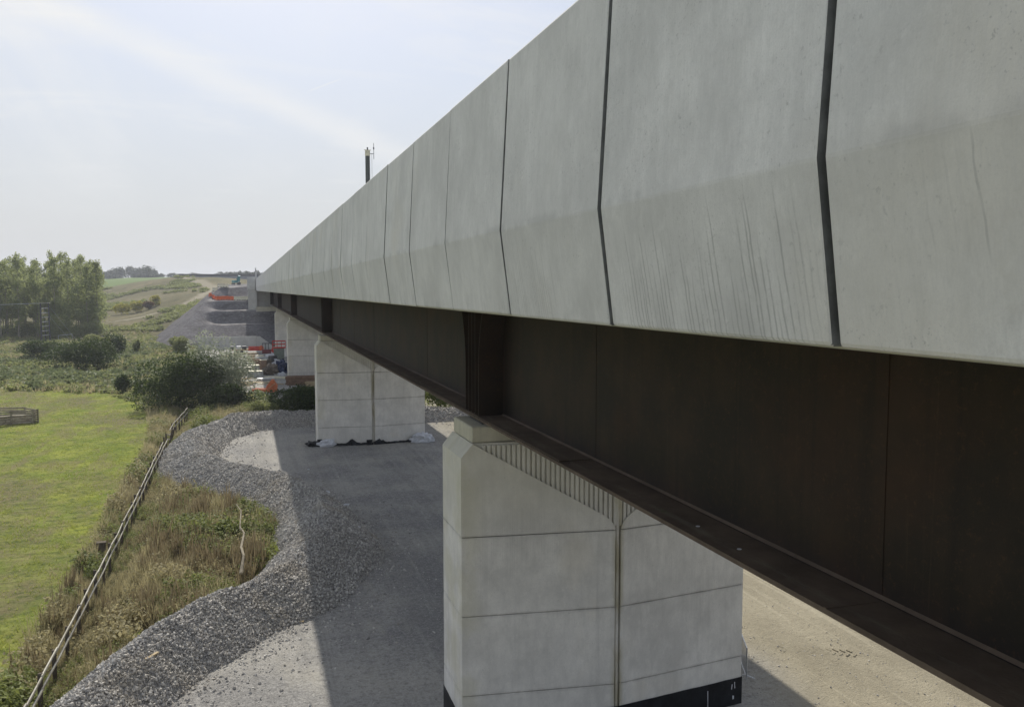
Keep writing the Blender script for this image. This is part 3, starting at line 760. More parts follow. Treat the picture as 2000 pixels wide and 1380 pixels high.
def make_bund():
    st = .16; xs = np.arange(-12, 36, st); ys = np.arange(18, 82, st)
    X, Y = np.meshgrid(xs, ys, indexing='ij'); Z = bund(X, Y)
    idx = np.arange(X.size).reshape(X.shape)
    keep = np.maximum.reduce([Z[:-1, :-1], Z[1:, :-1], Z[:-1, 1:], Z[1:, 1:]]) > .02
    F = np.stack([idx[:-1, :-1], idx[1:, :-1], idx[1:, 1:], idx[:-1, 1:]], -1)[keep]
    used = np.unique(F); re = np.full(X.size, -1); re[used] = np.arange(len(used))
    V = np.stack([X, Y, Z - .03], -1).reshape(-1, 3)[used]
    root = tag(link('gravel_bund', npmesh('gravel_bund', V, re[F], None, True), m_bund), 'winding ridge of grey crushed stone edging the yard', 'gravel', None, 'stuff')
    def stones(n, lo, hi, zone, seed, name, szp):
        r = np.random.default_rng(seed)
        x = r.uniform(zone[0], zone[1], n * 12); y = r.uniform(zone[2], zone[3], n * 12); z = bund(x, y)
        d, t = seg_dist(x, y, BUND); pr = np.where(z > .05, 1., .22 * np.exp(-np.maximum(0, d - 1.9) * 1.0)) * np.clip((x + 8) / 3, 0, 1)
        inside = in_poly(x, y, YARD) | (z > .04)
        k = (r.random(len(x)) < pr) & inside; x, y, z = x[k][:n], y[k][:n], z[k][:n]
        n = len(x); s = lo + (hi - lo) * r.random(n) ** szp; 
        rr = random.Random(seed)
        bV = np.array([[.5, .1, 0], [-.1, .5, .08], [-.5, -.12, 0], [.12, -.5, -.06], [.06, .02, .48], [-.05, 0, -.48]]); bF = np.array([[0, 1, 4], [1, 2, 4], [2, 3, 4], [3, 0, 4], [1, 0, 5], [2, 1, 5], [3, 2, 5], [0, 3, 5]])
        sc_ = s[:, None] * r.uniform(.65, 1.25, (n, 3)) * np.array([1, 1, .75])
        me = scatter(name, bV, bF, np.stack([x, y, z + s * .08], 1), r.uniform(0, 6.28, (n, 3)), sc_, r.random(n) ** 1.2)
        link(name, me, m_stone, root)['kind'] = 'stuff'
    stones(38000, .045, .16, (-8, 8, 20, 42), 1, 'bund_stones', 3.2)
    stones(25000, .06, .16, (-7, 8, 40, 62), 2, 'bund_stones', 2.6)
    stones(14000, .09, .20, (-7, 30, 60, 82), 3, 'bund_stones', 2.0)
make_bund()
# loose stones strewn on the compacted yard
def yard_stones():
    r = np.random.default_rng(9); n = 9000
    x = r.uniform(-2, 26, n * 3); y = r.uniform(15, 76, n * 3)
    w = np.clip(fbm(x, y, .25, 51) + .55, 0, 1); k = (r.random(len(x)) < w) & in_poly(x, y, YARD) & (bund(x, y) < .03) & ~((abs(x - XC) < 4.4) & (abs(y - PIER_Y) < 1.8)) & ~((abs(x - XC) < 4.4) & (abs(y - y2) < 1.8))
    x, y = x[k][:n], y[k][:n]; n = len(x)
    bm = bmesh.new(); bmesh.ops.create_icosphere(bm, subdivisions=1, radius=.5); bV = np.array([v.co[:] for v in bm.verts]); bF = np.array([[q.index for q in f.verts] for f in bm.faces]); bm.free()
    s = .025 + .045 * r.random(n) ** 3
    me = scatter('loose_stones', bV, bF, np.stack([x, y, s * .1], 1), r.uniform(0, 6.28, (n, 3)), s[:, None] * r.uniform(.6, 1.2, (n, 3)), r.random(n))
    tag(link('loose_stones', me, m_stone), 'small loose stones strewn over the compacted yard', 'gravel', None, 'stuff')
yard_stones()
# tyre tread print pressed into the sandy track
b = MB()
for row in (0, 1):
    for i in range(11):
        mt = Matrix.Translation((17.1 + i * .20 + row * .04, 23.9 - i * .10 + row * .34 - .2, 0)) @ Matrix.Rotation(-.46, 4, 'Z') @ Matrix.Rotation((.6 if row else -.6), 4, 'Z')
        b.box(-.03, .03, -.12, .12, -.02, .010 + .008 * ((i * 7 + row * 3) % 5) / 4, mt)
b.bevel(.012); tag(b.build('tyre_print', m_ground), 'chevron tyre tread print in the sandy track', None, None, 'structure')
tp = bpy.data.objects['tyre_print'].data
at_ = tp.attributes.new('a_yard', 'FLOAT', 'POINT'); at_.data.foreach_set('value', [1.] * len(tp.vertices))
at_ = tp.attributes.new('a_sand', 'FLOAT', 'POINT'); at_.data.foreach_set('value', [1.] * len(tp.vertices))

# ------------------------------------------------------------------ fence, pen, barrier
def T1(x, y): return float(terrain(np.array(float(x)), np.array(float(y))))
fence = thing('post_and_rail_fence', 'long weathered grey post and rail fence between pasture and gravel bund', 'fence', (-5.8, 24, 0))
rf = random.Random(12)
fx = lambda y: -5.80 + .06 * math.sin((y - 24) / 9) + (.5 if y > 74 else 0) * (y - 74) / 10
prev = None
yy = 19.0
while yy < 84:
    x = fx(yy) + rf.uniform(-.025, .025); z = T1(x, yy)
    lean = (rf.uniform(-.05, .05), rf.uniform(-.05, .05) + (.25 if 69 < yy < 73 else 0), rf.uniform(-.2, .2))
    MB().box(-.055, .055, -.055, .055, -.3, 1.18 + rf.uniform(-.05, .06)).bevel(.008).build('post', m_post, fence, (x + 5.8, yy - 24, z), lean)
    if prev:
        for h in (1.12, .74):
            if 66.5 < yy < 70 and h > 1: continue
            a = Vector((prev[0] + .075, prev[1] - .06, prev[2] + h + rf.uniform(-.03, .03))); c_ = Vector((x + .075, yy + .06, z + h + rf.uniform(-.03, .03)))
            if 69 < yy < 72: c_.z -= .35
            d = c_ - a; mid = (a + c_) / 2 - Vector((5.8 * -1, 24, 0)); mid = (a + c_) / 2 - Vector((-5.8, 24, 0))
            MB().box(-.022, .022, -d.length / 2, d.length / 2, -.042, .042).bevel(.008).build('rail', m_wood, fence, mid, (math.asin(d.z / d.length), 0, -math.atan2(d.x, d.y)))
    prev = (x, yy, z); yy += 1.85
# broken old rail in the weeds
b = MB(); pts = [Vector((-.35, 34.6, .9)), Vector((-.25, 35.6, 1.3)), Vector((-.34, 37, 1.25)), Vector((-.22, 38.4, 1.45)), Vector((-.4, 40, 1.3)), Vector((-.36, 41.8, 1.6)), Vector((-.6, 43.6, 1.5))]
b.tube(pts, [.075, .055, .05, .035, .04, .025, .015], 7).jitter(.015, 5)
tag(b.build('fallen_branch', m_pen), 'bare bleached branch leaning across the brown weeds', 'branch')
b = MB(); b.box(-.05, .05, -.28, .28, -.02, .03, Matrix.Rotation(.4, 4, 'Z') @ Matrix.Rotation(-1.0, 4, 'Z')).bevel(.008)
tag(b.build('timber_offcut', m_timber, None, (-2.9, 27.0, 1.08)), 'pale timber offcut lying on the near gravel slope', 'plank')
b = MB(); b.box(-.05, .05, -.4, .4, 0, .04, Matrix.Rotation(1.2, 4, 'Z'))
tag(b.build('timber_offcut', m_timber, None, (1.45, 31.2, .03)), 'short pale batten at the bund foot in the sun', 'plank')
bx = thing('field_box', 'small dark post-top box on the pasture side of the fence', 'box', (-6.35, 41.2, T1(-6.35, 41.2)))
MB().box(-.06, .06, -.06, .06, 0, .75).build('post', m_post, bx); MB().box(-.2, .2, -.15, .15, .75, .82).bevel(.01).build('lid', m_post, bx); MB().box(-.16, .16, -.12, .12, .40, .748).bevel(.01).build('box_body', m_post, bx)

pen = thing('timber_pen', 'weathered slatted timber stock pen standing in the green pasture', 'pen', (-20.5, 86, 0))
def pen_panel(p, q, n=6, h=1.22):
    p, q = Vector((*p, 0)), Vector((*q, 0)); d = q - p; a = -math.atan2(d.x, d.y)
    for i in range(n):
        z = .14 + i * (h - .2) / (n - 1)
        MB().box(-.03, .03, -d.length / 2 - .06, d.length / 2 + .06, -.066, .066).bevel(.006).build('slat', m_pen, pen, (p + q) / 2 + Vector((rf.uniform(-.02, .02), 0, z)), (rf.uniform(-.02, .02), 0, a))
    for e in (p, q): MB().box(-.05, .05, -.05, .05, -.1, h + .05).build('corner_post', m_pen, pen, e + Vector((.07, -.05, 0)), (0, 0, a))
pp = [(-4.2, 1.0), (-.9, -1.2), (.3, -.5), (2.0, -.3), (2.3, .2), (.9, 1.9), (-3, 3)]
for a, c_ in zip(pp, pp[1:] + pp[:1]): pen_panel(a, c_)
for i, (x, y, a) in enumerate(((-2.2, .9, .9), (-1.2, .6, 1.3), (-.2, .9, 1.1), (.8, .6, 1.5))): MB().box(-.5, .5, -.9, .9, 0, .55 + .1 * (i % 2)).jitter(.06, i).build('stacked_hurdle', m_pen, pen, (x, y, .02), (.05, 0, a))

hb = thing('pedestrian_barrier', 'galvanised pedestrian barrier leaning at right edge of nearest pier', 'barrier', (14.50, 22.0, .02), rad(-24))
b = MB(); 
for s in (0, 2.2): MB().tube([(0, s, .12), (0, s, 1.1)], .02, 8).build('upright', m_galv, hb)
for z in (.2, 1.1): MB().tube([(0, 0, z), (0, 2.2, z)], .02, 8).build('rail', m_galv, hb)
for i in range(14): MB().tube([(0, .15 + i * .146, .2), (0, .15 + i * .146, 1.1)], .009, 6).build('bar', m_galv, hb)
for s in (.3, 1.9): MB().tube([(-.3, s, .02), (0, s, .14), (.3, s, .02)], .018, 6).build('foot', m_galv, hb)

# ------------------------------------------------------------------ vegetation
def leaf_crown(n, lobes, leaf, seed, shell=.55, droop=0., tri=False):
    """leaf-sized faces through lobes = [(cx,cy,cz,rx,ry,rz)], denser towards the outside"""
    r = np.random.default_rng(seed); L = np.array(lobes, float)
    vol = (L[:, 3] * L[:, 4] * L[:, 5]) ** .75; pick = r.choice(len(L), n, p=vol / vol.sum())
    d = r.normal(size=(n, 3)); d /= np.linalg.norm(d, axis=1)[:, None]
    rad_ = (shell + (1 - shell) * r.random(n)) ** .8 * (1 + .16 * r.normal(size=n).clip(-2, 2) * r.random(n))
    P = L[pick, :3] + d * L[pick, 3:] * rad_[:, None]
    # clumping: pull leaves to random twig centres
    tw = L[pick, :3] + np.round(d * 3.2) / 3.2 * L[pick, 3:] * .92
    q = r.random(n)[:, None] * .45; P = P * (1 - q) + tw * q
    P = P[P[:, 2] > .03]; n = len(P)
    s = leaf * r.uniform(.6, 1.35, n)
    bV = np.array([[-.5, 0, 0], [0, -.32, .06], [.5, 0, 0], [0, .32, .06]]); bF = np.array([[0, 1, 2, 3]])
    rot = np.stack([r.normal(0, .8, n), r.normal(droop, .7, n), r.uniform(0, 6.28, n)], 1)
    return scatter('crown', bV, bF, P, rot, np.repeat(s[:, None], 3, 1), r.random(n))
def trunk_mesh(h, r0, seed, limbs=8, spread=1.2, l0=.35):
    rr = random.Random(seed); b = MB(); pts = []
    x = y = 0
    for i in range(7):
        pts.append((x, y, h * i / 6)); x += rr.uniform(-.03, .03) * h * .15; y += rr.uniform(-.03, .03) * h * .15
    b.tube(pts, [r0 * (1 - .85 * i / 6) for i in range(7)], 7)
    for i in range(limbs):
        t = l0 + (1 - l0) * i / limbs; q = Vector(pts[int(t * 6)]); q.z = h * t; a = rr.uniform(0, 6.28); l = spread * (1 - .6 * t) * rr.uniform(.7, 1.2)
        b.tube([q, q + Vector((math.cos(a) * l * .5, math.sin(a) * l * .5, l * .5)), q + Vector((math.cos(a) * l, math.sin(a) * l, l * 1.2))], [r0 * .3 * (1 - t * .5), r0 * .2 * (1 - t * .5), .01], 5)
    return b.mesh('trunk')
m_pop = leafmat('poplar_leaves', (.11, .15, .055), (.34, .37, .15), .5)
m_pop2 = leafmat('yellowing_poplar_leaves', (.12, .14, .03), (.24, .23, .05), .4)
m_dkleaf = leafmat('dark_bush_leaves', (.016, .032, .009), (.085, .125, .026), .22)
m_willow = leafmat('silver_willow_leaves', (.13, .16, .10), (.42, .45, .34), .4)
m_scrub = leafmat('scrub_leaves', (.09, .12, .04), (.31, .33, .13), .4)
m_bramble = leafmat('bramble_leaves', (.085, .12, .045), (.26, .29, .14), .25)
m_yellow = leafmat('yellow_leaves', (.24, .24, .03), (.42, .38, .05), .35)
m_rust = leafmat('rusty_leaves', (.13, .075, .03), (.22, .13, .05), .3)
m_farleaf = leafmat('far_tree_leaves', (.05, .065, .035), (.085, .10, .05), .25)
m_bark = woodmat('pale_bark', (.24, .21, .165), (.42, .38, .30))
m_dbark = woodmat('dark_bark', (.06, .05, .04), (.11, .09, .07))

def poplar_variant(seed, h, low):
    r = random.Random(seed); lobes = []
    for i in range(34):
        t = r.random() ** .8; z = low + (h - low) * t; w = (.55 + .75 * math.sin(math.pi * min(1, .22 + t * .76)) ** .8) * r.uniform(.6, 1.15)
        a = r.uniform(0, 6.28); q = r.uniform(.2, 2.4) * math.sin(math.pi * min(1, .25 + t * .7))
        lobes.append((math.cos(a) * q, math.sin(a) * q, z, w, w, w * r.uniform(1.0, 1.5)))
    for i in range(4): lobes.append((r.uniform(-.9, .9), r.uniform(-.9, .9), h - r.uniform(0, 1.6), .35, .35, .95))
    return leaf_crown(3000, lobes, .42, seed, .2), trunk_mesh(h * .97, .16, seed, 14, 1.9, .3)
pv = [poplar_variant(50 + i, 18.6 + .55 * i, 5.2 - .8 * (i % 3)) for i in range(5)]
pe = [poplar_variant(80 + i, 16.5 + .9 * i, 1.8 + .5 * i) for i in range(3)]
for c_, t in pv + pe: c_.materials.append(m_pop); t.materials.append(m_bark)
rt = random.Random(21)
npop = 0
for row in range(7):
    for col in range(13):
        x = -34.8 - col * 3.5 - row * 1.5 + rt.uniform(-.8, .8); y = 236 + row * 7.5 - col * .5 + rt.uniform(-1.5, 1.5)
        # keep what the view takes in
        if x / y < -.325: continue
        edge = col == 0 or (row == 0 and col < 2)
        v = rt.choice(pe if edge else pv)
        o = thing('poplar_tree', 'lower leafy poplar at the right edge of plantation' if edge else 'tall slender poplar with pale bare lower trunk in plantation', 'tree', (x, y, T1(x, y) - .1), rt.uniform(0, 6.28), 'edge poplars clothed to the ground' if edge else 'plantation poplars')
        sz = rt.uniform(.9, 1.06); o.scale = (sz, sz, sz)
        link('trunk', v[1], None, o); link('crown', v[0], None, o); npop += 1
def bush(name, label, cat, loc, lobes, n, leaf, mat, seed, trunk=None, shell=.6, droop=0, group=None):
    o = thing(name, label, cat, (loc[0], loc[1], T1(*loc) - .05), 0, group)
    link('crown', leaf_crown(n, lobes, leaf, seed, shell, droop), mat, o)
    h, r0, l = trunk or (max(q[2] for q in lobes) * .6, .10, 1.0)
    link('trunk', trunk_mesh(h, r0, seed, 9, l, .12), m_dbark, o)
    return o
def lobes_for(w, d, h, n, seed, base=.25):
    r = random.Random(seed); out = []
    for i in range(n):
        a = r.uniform(0, 6.28); q = math.sqrt(r.random()) * .68; rr_ = r.uniform(.22, .36)
        top = h * (1 - .45 * q * q) * r.uniform(.85, 1.0)
        rz = top * r.uniform(.26, .42); zc = r.uniform(base * h * .6, max(base * h, top - rz))
        if i % 2 == 0: zc = top - rz
        out.append((math.cos(a) * q * w / 2, math.sin(a) * q * d / 2, max(rz * .7, zc), w * rr_ * .75, d * rr_ * .75, rz))
    return out
bush('hawthorn_bush', 'dark green bush behind the far end of the fence', 'bush', (-6.4, 91.5), lobes_for(8.4, 5, 6.6, 30, 1), 14000, .22, m_dkleaf, 1)
bush('willow_bush', 'tall silvery green willow right of the dark fence-end bush', 'bush', (-2.3, 94.5), lobes_for(7.6, 5, 7.2, 30, 2, .3) + [(-1.6, 0, 6.9, 1.1, 1.1, 1.2), (.2, .5, 6.3, 1.0, 1.0, 1.1), (-2.6, .5, 6.2, 1.0, 1.0, 1.1)], 15000, .21, m_willow, 2)
bush('low_bush', 'low dark bush filling in front of the silvery willow', 'bush', (-1.6, 90.4), lobes_for(6, 3, 3.0, 14, 3), 5000, .22, m_dkleaf, 3)
bush('spreading_bush', 'wide dark bush left of second pier, beyond the bund', 'bush', (4.9, 85.8), lobes_for(7.4, 4.5, 3.0, 24, 4), 8500, .22, m_dkleaf, 4)
bush('pale_shrub', 'small pale shrub between willow and wide dark bush', 'bush', (1.4, 84), lobes_for(3.4, 2.2, 1.8, 10, 5), 2600, .17, m_scrub, 5)
bush('round_bush', 'small rounded dark bush beyond the pasture, left of the larger one', 'bush', (-33.3, 162), lobes_for(8.2, 5, 3.9, 18, 6), 4500, .28, m_dkleaf, 6)
bush('hedge_bush', 'broad dark rounded bush beyond the pasture', 'bush', (-22.8, 140), lobes_for(12.5, 6, 5.2, 32, 7), 9000, .27, m_dkleaf, 7)
bush('upright_bush', 'upright olive bush behind the broad dark bush', 'bush', (-22.4, 165), lobes_for(4.8, 4, 4.8, 14, 8), 4200, .28, m_dkleaf, 8)
bush('upright_bush', 'pale leafy bush left of the upright olive bush', 'bush', (-26.6, 172), lobes_for(4.6, 4, 4.2, 12, 9), 3600, .28, m_scrub, 9)
bush('thorn_bush', 'small dark thorn bush at the pasture edge, left of its neighbour', 'bush', (-13.6, 107), lobes_for(2.3, 2, 2.6, 9, 10), 2200, .2, m_dkleaf, 10)
bush('thorn_bush', 'small dark thorn bush at the pasture edge, nearer the big bushes', 'bush', (-11.2, 104.5), lobes_for(2.0, 2, 2.5, 9, 11), 2000, .2, m_dkleaf, 11)
bush('pale_shrub', 'pale green shrub on the left flank of dark fence-end bush', 'bush', (-9.0, 96.5), lobes_for(2.6, 2.4, 3.4, 10, 12), 2600, .2, m_scrub, 12)
bush('slope_bush', 'feathery olive bush before the grey embankment slope', 'bush', (-12.2, 170), lobes_for(5.0, 4, 3.9, 14, 13), 4200, .28, m_scrub, 13)
bush('slope_bush', 'slim pale bush left of the feathery embankment bush', 'bush', (-19.4, 172), lobes_for(1.8, 1.8, 3.3, 7, 14), 1300, .25, m_scrub, 14)
bush('yard_bush', 'bright green bush beyond the bund, right of second pier', 'bush', (18.6, 83), lobes_for(6, 4, 4.2, 14, 15), 5000, .24, m_pop, 15)
bush('yard_bush', 'lower bush beyond the bund at right rear of yard', 'bush', (24.5, 84), lobes_for(6, 4, 3.2, 14, 16), 4000, .24, m_dkleaf, 16)
bush('plantation_shrub', 'bushy undergrowth tree at the right foot of poplar plantation', 'bush', (-43.5, 231), lobes_for(9, 6, 6.5, 18, 17), 5500, .36, m_pop, 17)
bush('plantation_shrub', 'pale bush by the left picture edge before the plantation', 'bush', (-49.5, 182), lobes_for(9, 6, 4.2, 16, 18), 4500, .32, m_scrub, 18)
bush('plantation_shrub', 'dark low bush at left picture edge before the pale one', 'bush', (-45.5, 163), lobes_for(8, 4, 2.5, 14, 19), 3500, .28, m_bramble, 19)
bush('plantation_shrub', 'shady undergrowth bush under the poplars, left of the pole frame', 'bush', (-52.5, 236), lobes_for(9, 5, 5, 16, 20), 3500, .36, m_scrub, 20)
bush('plantation_shrub', 'shady undergrowth bush under the poplars at left picture edge', 'bush', (-62, 238), lobes_for(10, 5, 4.5, 16, 21), 3500, .36, m_dkleaf, 21)
bush('plantation_shrub', 'low leafy bush at the plantation corner beside the yellow shrubs', 'bush', (-36, 233), lobes_for(7, 5, 5, 14, 22), 3200, .36, m_pop, 22)
for i, (x, y, w, h, m_, lb) in enumerate(((-41.0, 326, 7, 4.5, m_yellow, 'bright yellow shrub left of three at foot of hill'), (-36.2, 330, 6, 4.5, m_yellow, 'bright yellow shrub in the middle at foot of hill'), (-30.6, 333, 4, 4.6, m_yellow, 'small yellow shrub beside the rusty one'), (-32.4, 329, 4.4, 3.2, m_rust, 'rusty brown shrub among the yellow ones'))):
    bush('autumn_shrub', lb, 'bush', (x, y), lobes_for(w, 4, h, 9, 30 + i), 1500, .45, m_, 30 + i)

# ground-cover: short pasture tufts, rough weeds, scrub
def blades(n_bl, seed, h=1., w=.05, lean=.5, simple=False):
    r = random.Random(seed); V = []; F = []
    for i in range(n_bl):
        a = r.uniform(0, 6.28); b0 = Vector((math.cos(a), math.sin(a), 0)); o = Vector((r.uniform(-.18, .18), r.uniform(-.18, .18), 0)); s = Vector((-b0.y, b0.x, 0)) * w * r.uniform(.6, 1.3); H = h * r.uniform(.55, 1.1); ln = r.uniform(.1, lean)
        k = len(V); V += [o - s, o + s, o + b0 * ln * .35 + Vector((0, 0, H * .6)) + s * .7, o + b0 * ln + Vector((0, 0, H)), o + b0 * ln * .35 + Vector((0, 0, H * .6)) - s * .7]
        if simple: V[k:] = [V[k], V[k + 1], V[k + 3]]; F += [(k, k + 1, k + 2)]
        else: F += [(k, k + 1, k + 2), (k, k + 2, k + 4), (k + 4, k + 2, k + 3)]
    return np.array([v[:] for v in V]), np.array(F)
def cover(name, label, n, region, dens, mat, base, smin, smax, seed, cat='grass', zs=1.):
    r = np.random.default_rng(seed)
    x = r.uniform(region[0], region[1], n * 6); y = region[2] * (region[3] / region[2]) ** r.random(n * 6) if region[4] else r.uniform(region[2], region[3], n * 6)
    k = r.random(len(x)) < np.clip(dens(x, y), 0, 1); x, y = x[k][:n], y[k][:n]; n = len(x)
    z = terrain(x, y)
    s = r.uniform(smin, smax, n)
    if cat == 'weeds': s = s * np.clip(.85 + .75 * fbm(x, y, .45, seed + 5), .4, 1.5) * (.45 + .55 * sstep(np.abs(x + 5.6), .3, 1.3))
    rot = np.stack([r.normal(0, .12, n), r.normal(0, .12, n), r.uniform(0, 6.28, n)], 1)
    tint = np.clip(.5 + .45 * fbm(x, y, .35, seed) + r.normal(0, .2, n), 0, 1)
    me = scatter(name, *base, np.stack([x, y, z - .02], 1), rot, np.stack([s, s, s * zs * r.uniform(.7, 1.2, n)], 1), tint)
    return tag(link(name, me, mat), label, cat, None, 'stuff')
m_grass = leafmat('pasture_grass', (.14, .195, .03), (.36, .385, .085), .5)
m_dry = leafmat('dry_grass', (.24, .205, .10), (.50, .44, .27), .4)
m_tawny = leafmat('tawny_seed', (.20, .175, .08), (.44, .39, .22), .4)
m_dock = leafmat('brown_dock', (.14, .11, .06), (.27, .22, .13), .3)
m_weed = leafmat('green_weed', (.09, .12, .03), (.26, .29, .085), .4)
fedge = lambda x: np.interp(x, [-80, -31, -27, -16, -11.5, -8.2, -7.2], [132, 126, 118, 113, 103, 88, 70])
fieldd = lambda x, y: (y < fedge(x)) * (x < -6.8) * (x > -.47 * y - 2) * np.clip(.6 + fbm(x, y, .5, 61), .15, 1)
cover('pasture_tufts', 'short green pasture grass in tufts', 42000, (-50, -7, 24, 118, True), fieldd, m_grass, blades(6, 1, 1., .10, .9, True), .05, .15, 71)
cover('pasture_straw', 'dry pale grass flecks in the pasture', 15000, (-50, -7, 24, 118, True), lambda x, y: fieldd(x, y) * (fbm(x, y, .18, 62) > .05), m_dry, blades(5, 2, 1., .06, .9, True), .06, .2, 72)
def wz(x, y):   # weedy strip between pasture and bund
    ly = np.interp(y, [20, 40, 60, 75, 90, 104], [-7.0, -7.1, -7.2, -7.6, -9.4, -11])
    rx = np.interp(y, [20, 24, 30.5, 34, 38, 44, 49, 54, 58, 72, 76, 82, 92, 104], [-8, -6.5, -3.4, -.7, 1.5, 1.4, -.6, -4.2, -5.2, -5.3, -4.2, 0, 3, -4])
    return ((x > ly) & (x < rx) & (bund(x, y) < .22)).astype(float)
cover('dry_weeds', 'tall dry grass and weeds along the fence', 6000, (-12, 3, 22, 104, True), lambda x, y: wz(x, y) * (.5 + fbm(x, y, .5, 63)), m_dry, blades(13, 3, 1., .02, .75, True), .25, .85, 73, 'weeds')
cover('dock_stems', 'brown seeding dock stems in the weed patch', 900, (-7, 3, 26, 58, True), lambda x, y: wz(x, y) * (fbm(x, y, .4, 64) > -.05), m_dock, blades(9, 4, 1.4, .028, .28), .55, 1.15, 74, 'weeds')
scr = lambda x, y: ((y > fedge(x) - 4) | (x > -7.5)) * (x > -.47 * y - 3) * (x < np.interp(y, [86, 100, 104, 186, 190, 240], [6, 1, -7, -9.5, -15, -24])) * (emb(x, y) < .05) * (1 - in_poly(x, y, YARD)) * (bund(x, y) < .05)
cl = leaf_crown(26, [(0, 0, .35, .6, .6, .45)], .42, 90, .3)
cV = np.empty(len(cl.vertices) * 3, np.float32); cl.vertices.foreach_get('co', cV); cV = cV.reshape(-1, 3); cF = np.arange(len(cV)).reshape(-1, 4); bpy.data.meshes.remove(cl)
cg_ = leaf_crown(32, [(0, 0, .42, .34, .34, .42)], .14, 91, .2)
gV = np.empty(len(cg_.vertices) * 3, np.float32); cg_.vertices.foreach_get('co', gV); gV = gV.reshape(-1, 3); gF = np.arange(len(gV)).reshape(-1, 4); bpy.data.meshes.remove(cg_)
cover('green_weeds', 'leafy green weeds in the weed patch', 7000, (-8, 3, 24, 100, True), lambda x, y: wz(x, y) * (fbm(x, y, .33, 65) > -.12), m_weed, (gV, gF), .5, 1.3, 75, 'weeds')
cover('shrubby_weeds', 'shrubby olive weeds in the weed patch', 3000, (-8, 3, 24, 100, True), lambda x, y: wz(x, y) * (fbm(x, y, .5, 88) > -.1), m_tawny, (gV, gF), .4, 1.15, 89, 'weeds', 1.2)
cover('tawny_weeds', 'wispy tawny seed heads in the weed patch', 2000, (-8, 3, 24, 100, True), lambda x, y: wz(x, y) * (fbm(x, y, .4, 85) > -.15), m_tawny, blades(22, 8, 1.25, .011, .5), .45, 1.05, 86, 'weeds')
cover('scrub_undergrowth', 'olive scrub and rank herbage beyond the pasture', 5200, (-95, 8, 86, 245, True), lambda x, y: scr(x, y) * np.clip(.55 + fbm(x, y, .13, 66), 0, 1), m_scrub, (cV, cF), .5, 1.25, 76, 'undergrowth', .8)
cover('bramble_thicket', 'grey green bramble thicket at the far pasture edge', 3600, (-60, 6, 88, 200, True), lambda x, y: scr(x, y) * (fbm(x, y, .10, 67) > .08), m_bramble, (cV, cF), .6, 1.4, 77, 'undergrowth', .85)
cover('rank_grass', 'tawny rank grass beyond the pasture', 9000, (-95, 8, 86, 245, True), lambda x, y: scr(x, y) * np.clip(.5 + fbm(x, y, .16, 68), 0, 1), m_dry, blades(8, 6, 1., .07, .6, True), .4, .95, 78)
def hillmask(x, y):
    hd, _ = seg_dist(x, y, [(-75, 405), (-60, 420), (-45, 428), (-33, 430), (-22, 395)]); a = hd < 4
    hd, _ = seg_dist(x, y, [(-36, 254), (-24, 264), (-17, 285), (-13, 305)]); b_ = hd < 4
    return (a | b_ | (fbm(x, y, .06, 69) > .30)) * (x < -14) * (y > 245) * (x > -.36 * y)
cover('hillside_scrub', 'dark low scrub in bands over the far hillside', 4800, (-150, -12, 245, 470, False), hillmask, m_scrub, (cV, cF), .8, 2.0, 79, 'undergrowth', .8)

# far hedges and woods
def far_tree(label, x, y, w, h, seed, n=900, group=None, name='distant_tree', trunk=True, leaf=1.2):
    o = thing(name, label, 'tree', (x, y, T1(x, y) - .3), 0, group)
    link('crown', leaf_crown(n, lobes_for(w, w, h, 12, seed, .35), leaf, seed, .45), m_farleaf, o)
    link('trunk', trunk_mesh(h * .7, h * .03, seed, 6, h * .2, .3), m_dbark, o)
rtr = random.Random(33)
for i in range(11):
    far_tree('hazy tree in the wooded clump on the skyline hill', -128 + i * 4.6 + rtr.uniform(-1.5, 1.5), 890 + rtr.uniform(-25, 25), rtr.uniform(9, 13), 7 + 6.5 * math.sin(math.pi * (i + 1) / 13) + rtr.uniform(-1, 1), 100 + i, group='skyline wood')
far_tree('lone open crowned tree standing up on the skyline', -79.5, 800, 10.5, 13.5, 130, 620, None, 'lone_tree', True, 1.0)
for i in range(17):
    far_tree('low tree in the far hedge line along the skyline', -86 + i * 6.6 + rtr.uniform(-2, 2), 880 + rtr.uniform(-20, 30), rtr.uniform(8, 12), rtr.uniform(4.0, 7.5), 140 + i, 420, 'skyline hedge trees')
for i in range(4):
    far_tree('small tree showing above the far overbridge', -8 + i * 5.5, 640 + rtr.uniform(-5, 5), 6, 4.5 + rtr.uniform(-.5, 1.2) + 2, 170 + i, 420, 'trees behind the overbridge')
for (x0, x1, y, lb) in ((-122, -96, 770, 'dark clipped hedge on the skyline left of the lone tree'), (-86, -66, 760, 'dark clipped hedge on the skyline below the lone tree')):
    n = 26; lob = [(x0 - (x0 + x1) / 2 + (x1 - x0) * i / n, 0, 1.4, 1.6, 1.2, 1.5) for i in range(n + 1)]
    o = thing('field_hedge', lb, 'hedge', ((x0 + x1) / 2, y, T1((x0 + x1) / 2, y)))
    link('foliage', leaf_crown(1800, lob, .8, int(-x0), .4), m_farleaf, o)
py = thing('electricity_pylon', 'faint lattice electricity pylon on the skyline', 'pylon', (-92.2, 1000, T1(-92.2, 1000)))
for sx, sy in ((-1, -1), (1, -1), (1, 1), (-1, 1)): MB().tube([(sx * 1.6, sy * 1.6, 0), (sx * .3, sy * .3, 13)], .10, 5).build('leg', m_galv, py)
for z, w in ((8, 3.4), (10, 3.0), (12, 2.3)): MB().tube([(-w, 0, z), (w, 0, z)], .10, 5).build('cross_arm', m_galv, py)
for z in (2, 4, 6): MB().tube([(-1.6 + z * .1, -1.5 + z * .1, z), (1.5 - z * .1, -1.4 + z * .1, z + 1.6)], .07, 5).build('brace', m_galv, py)

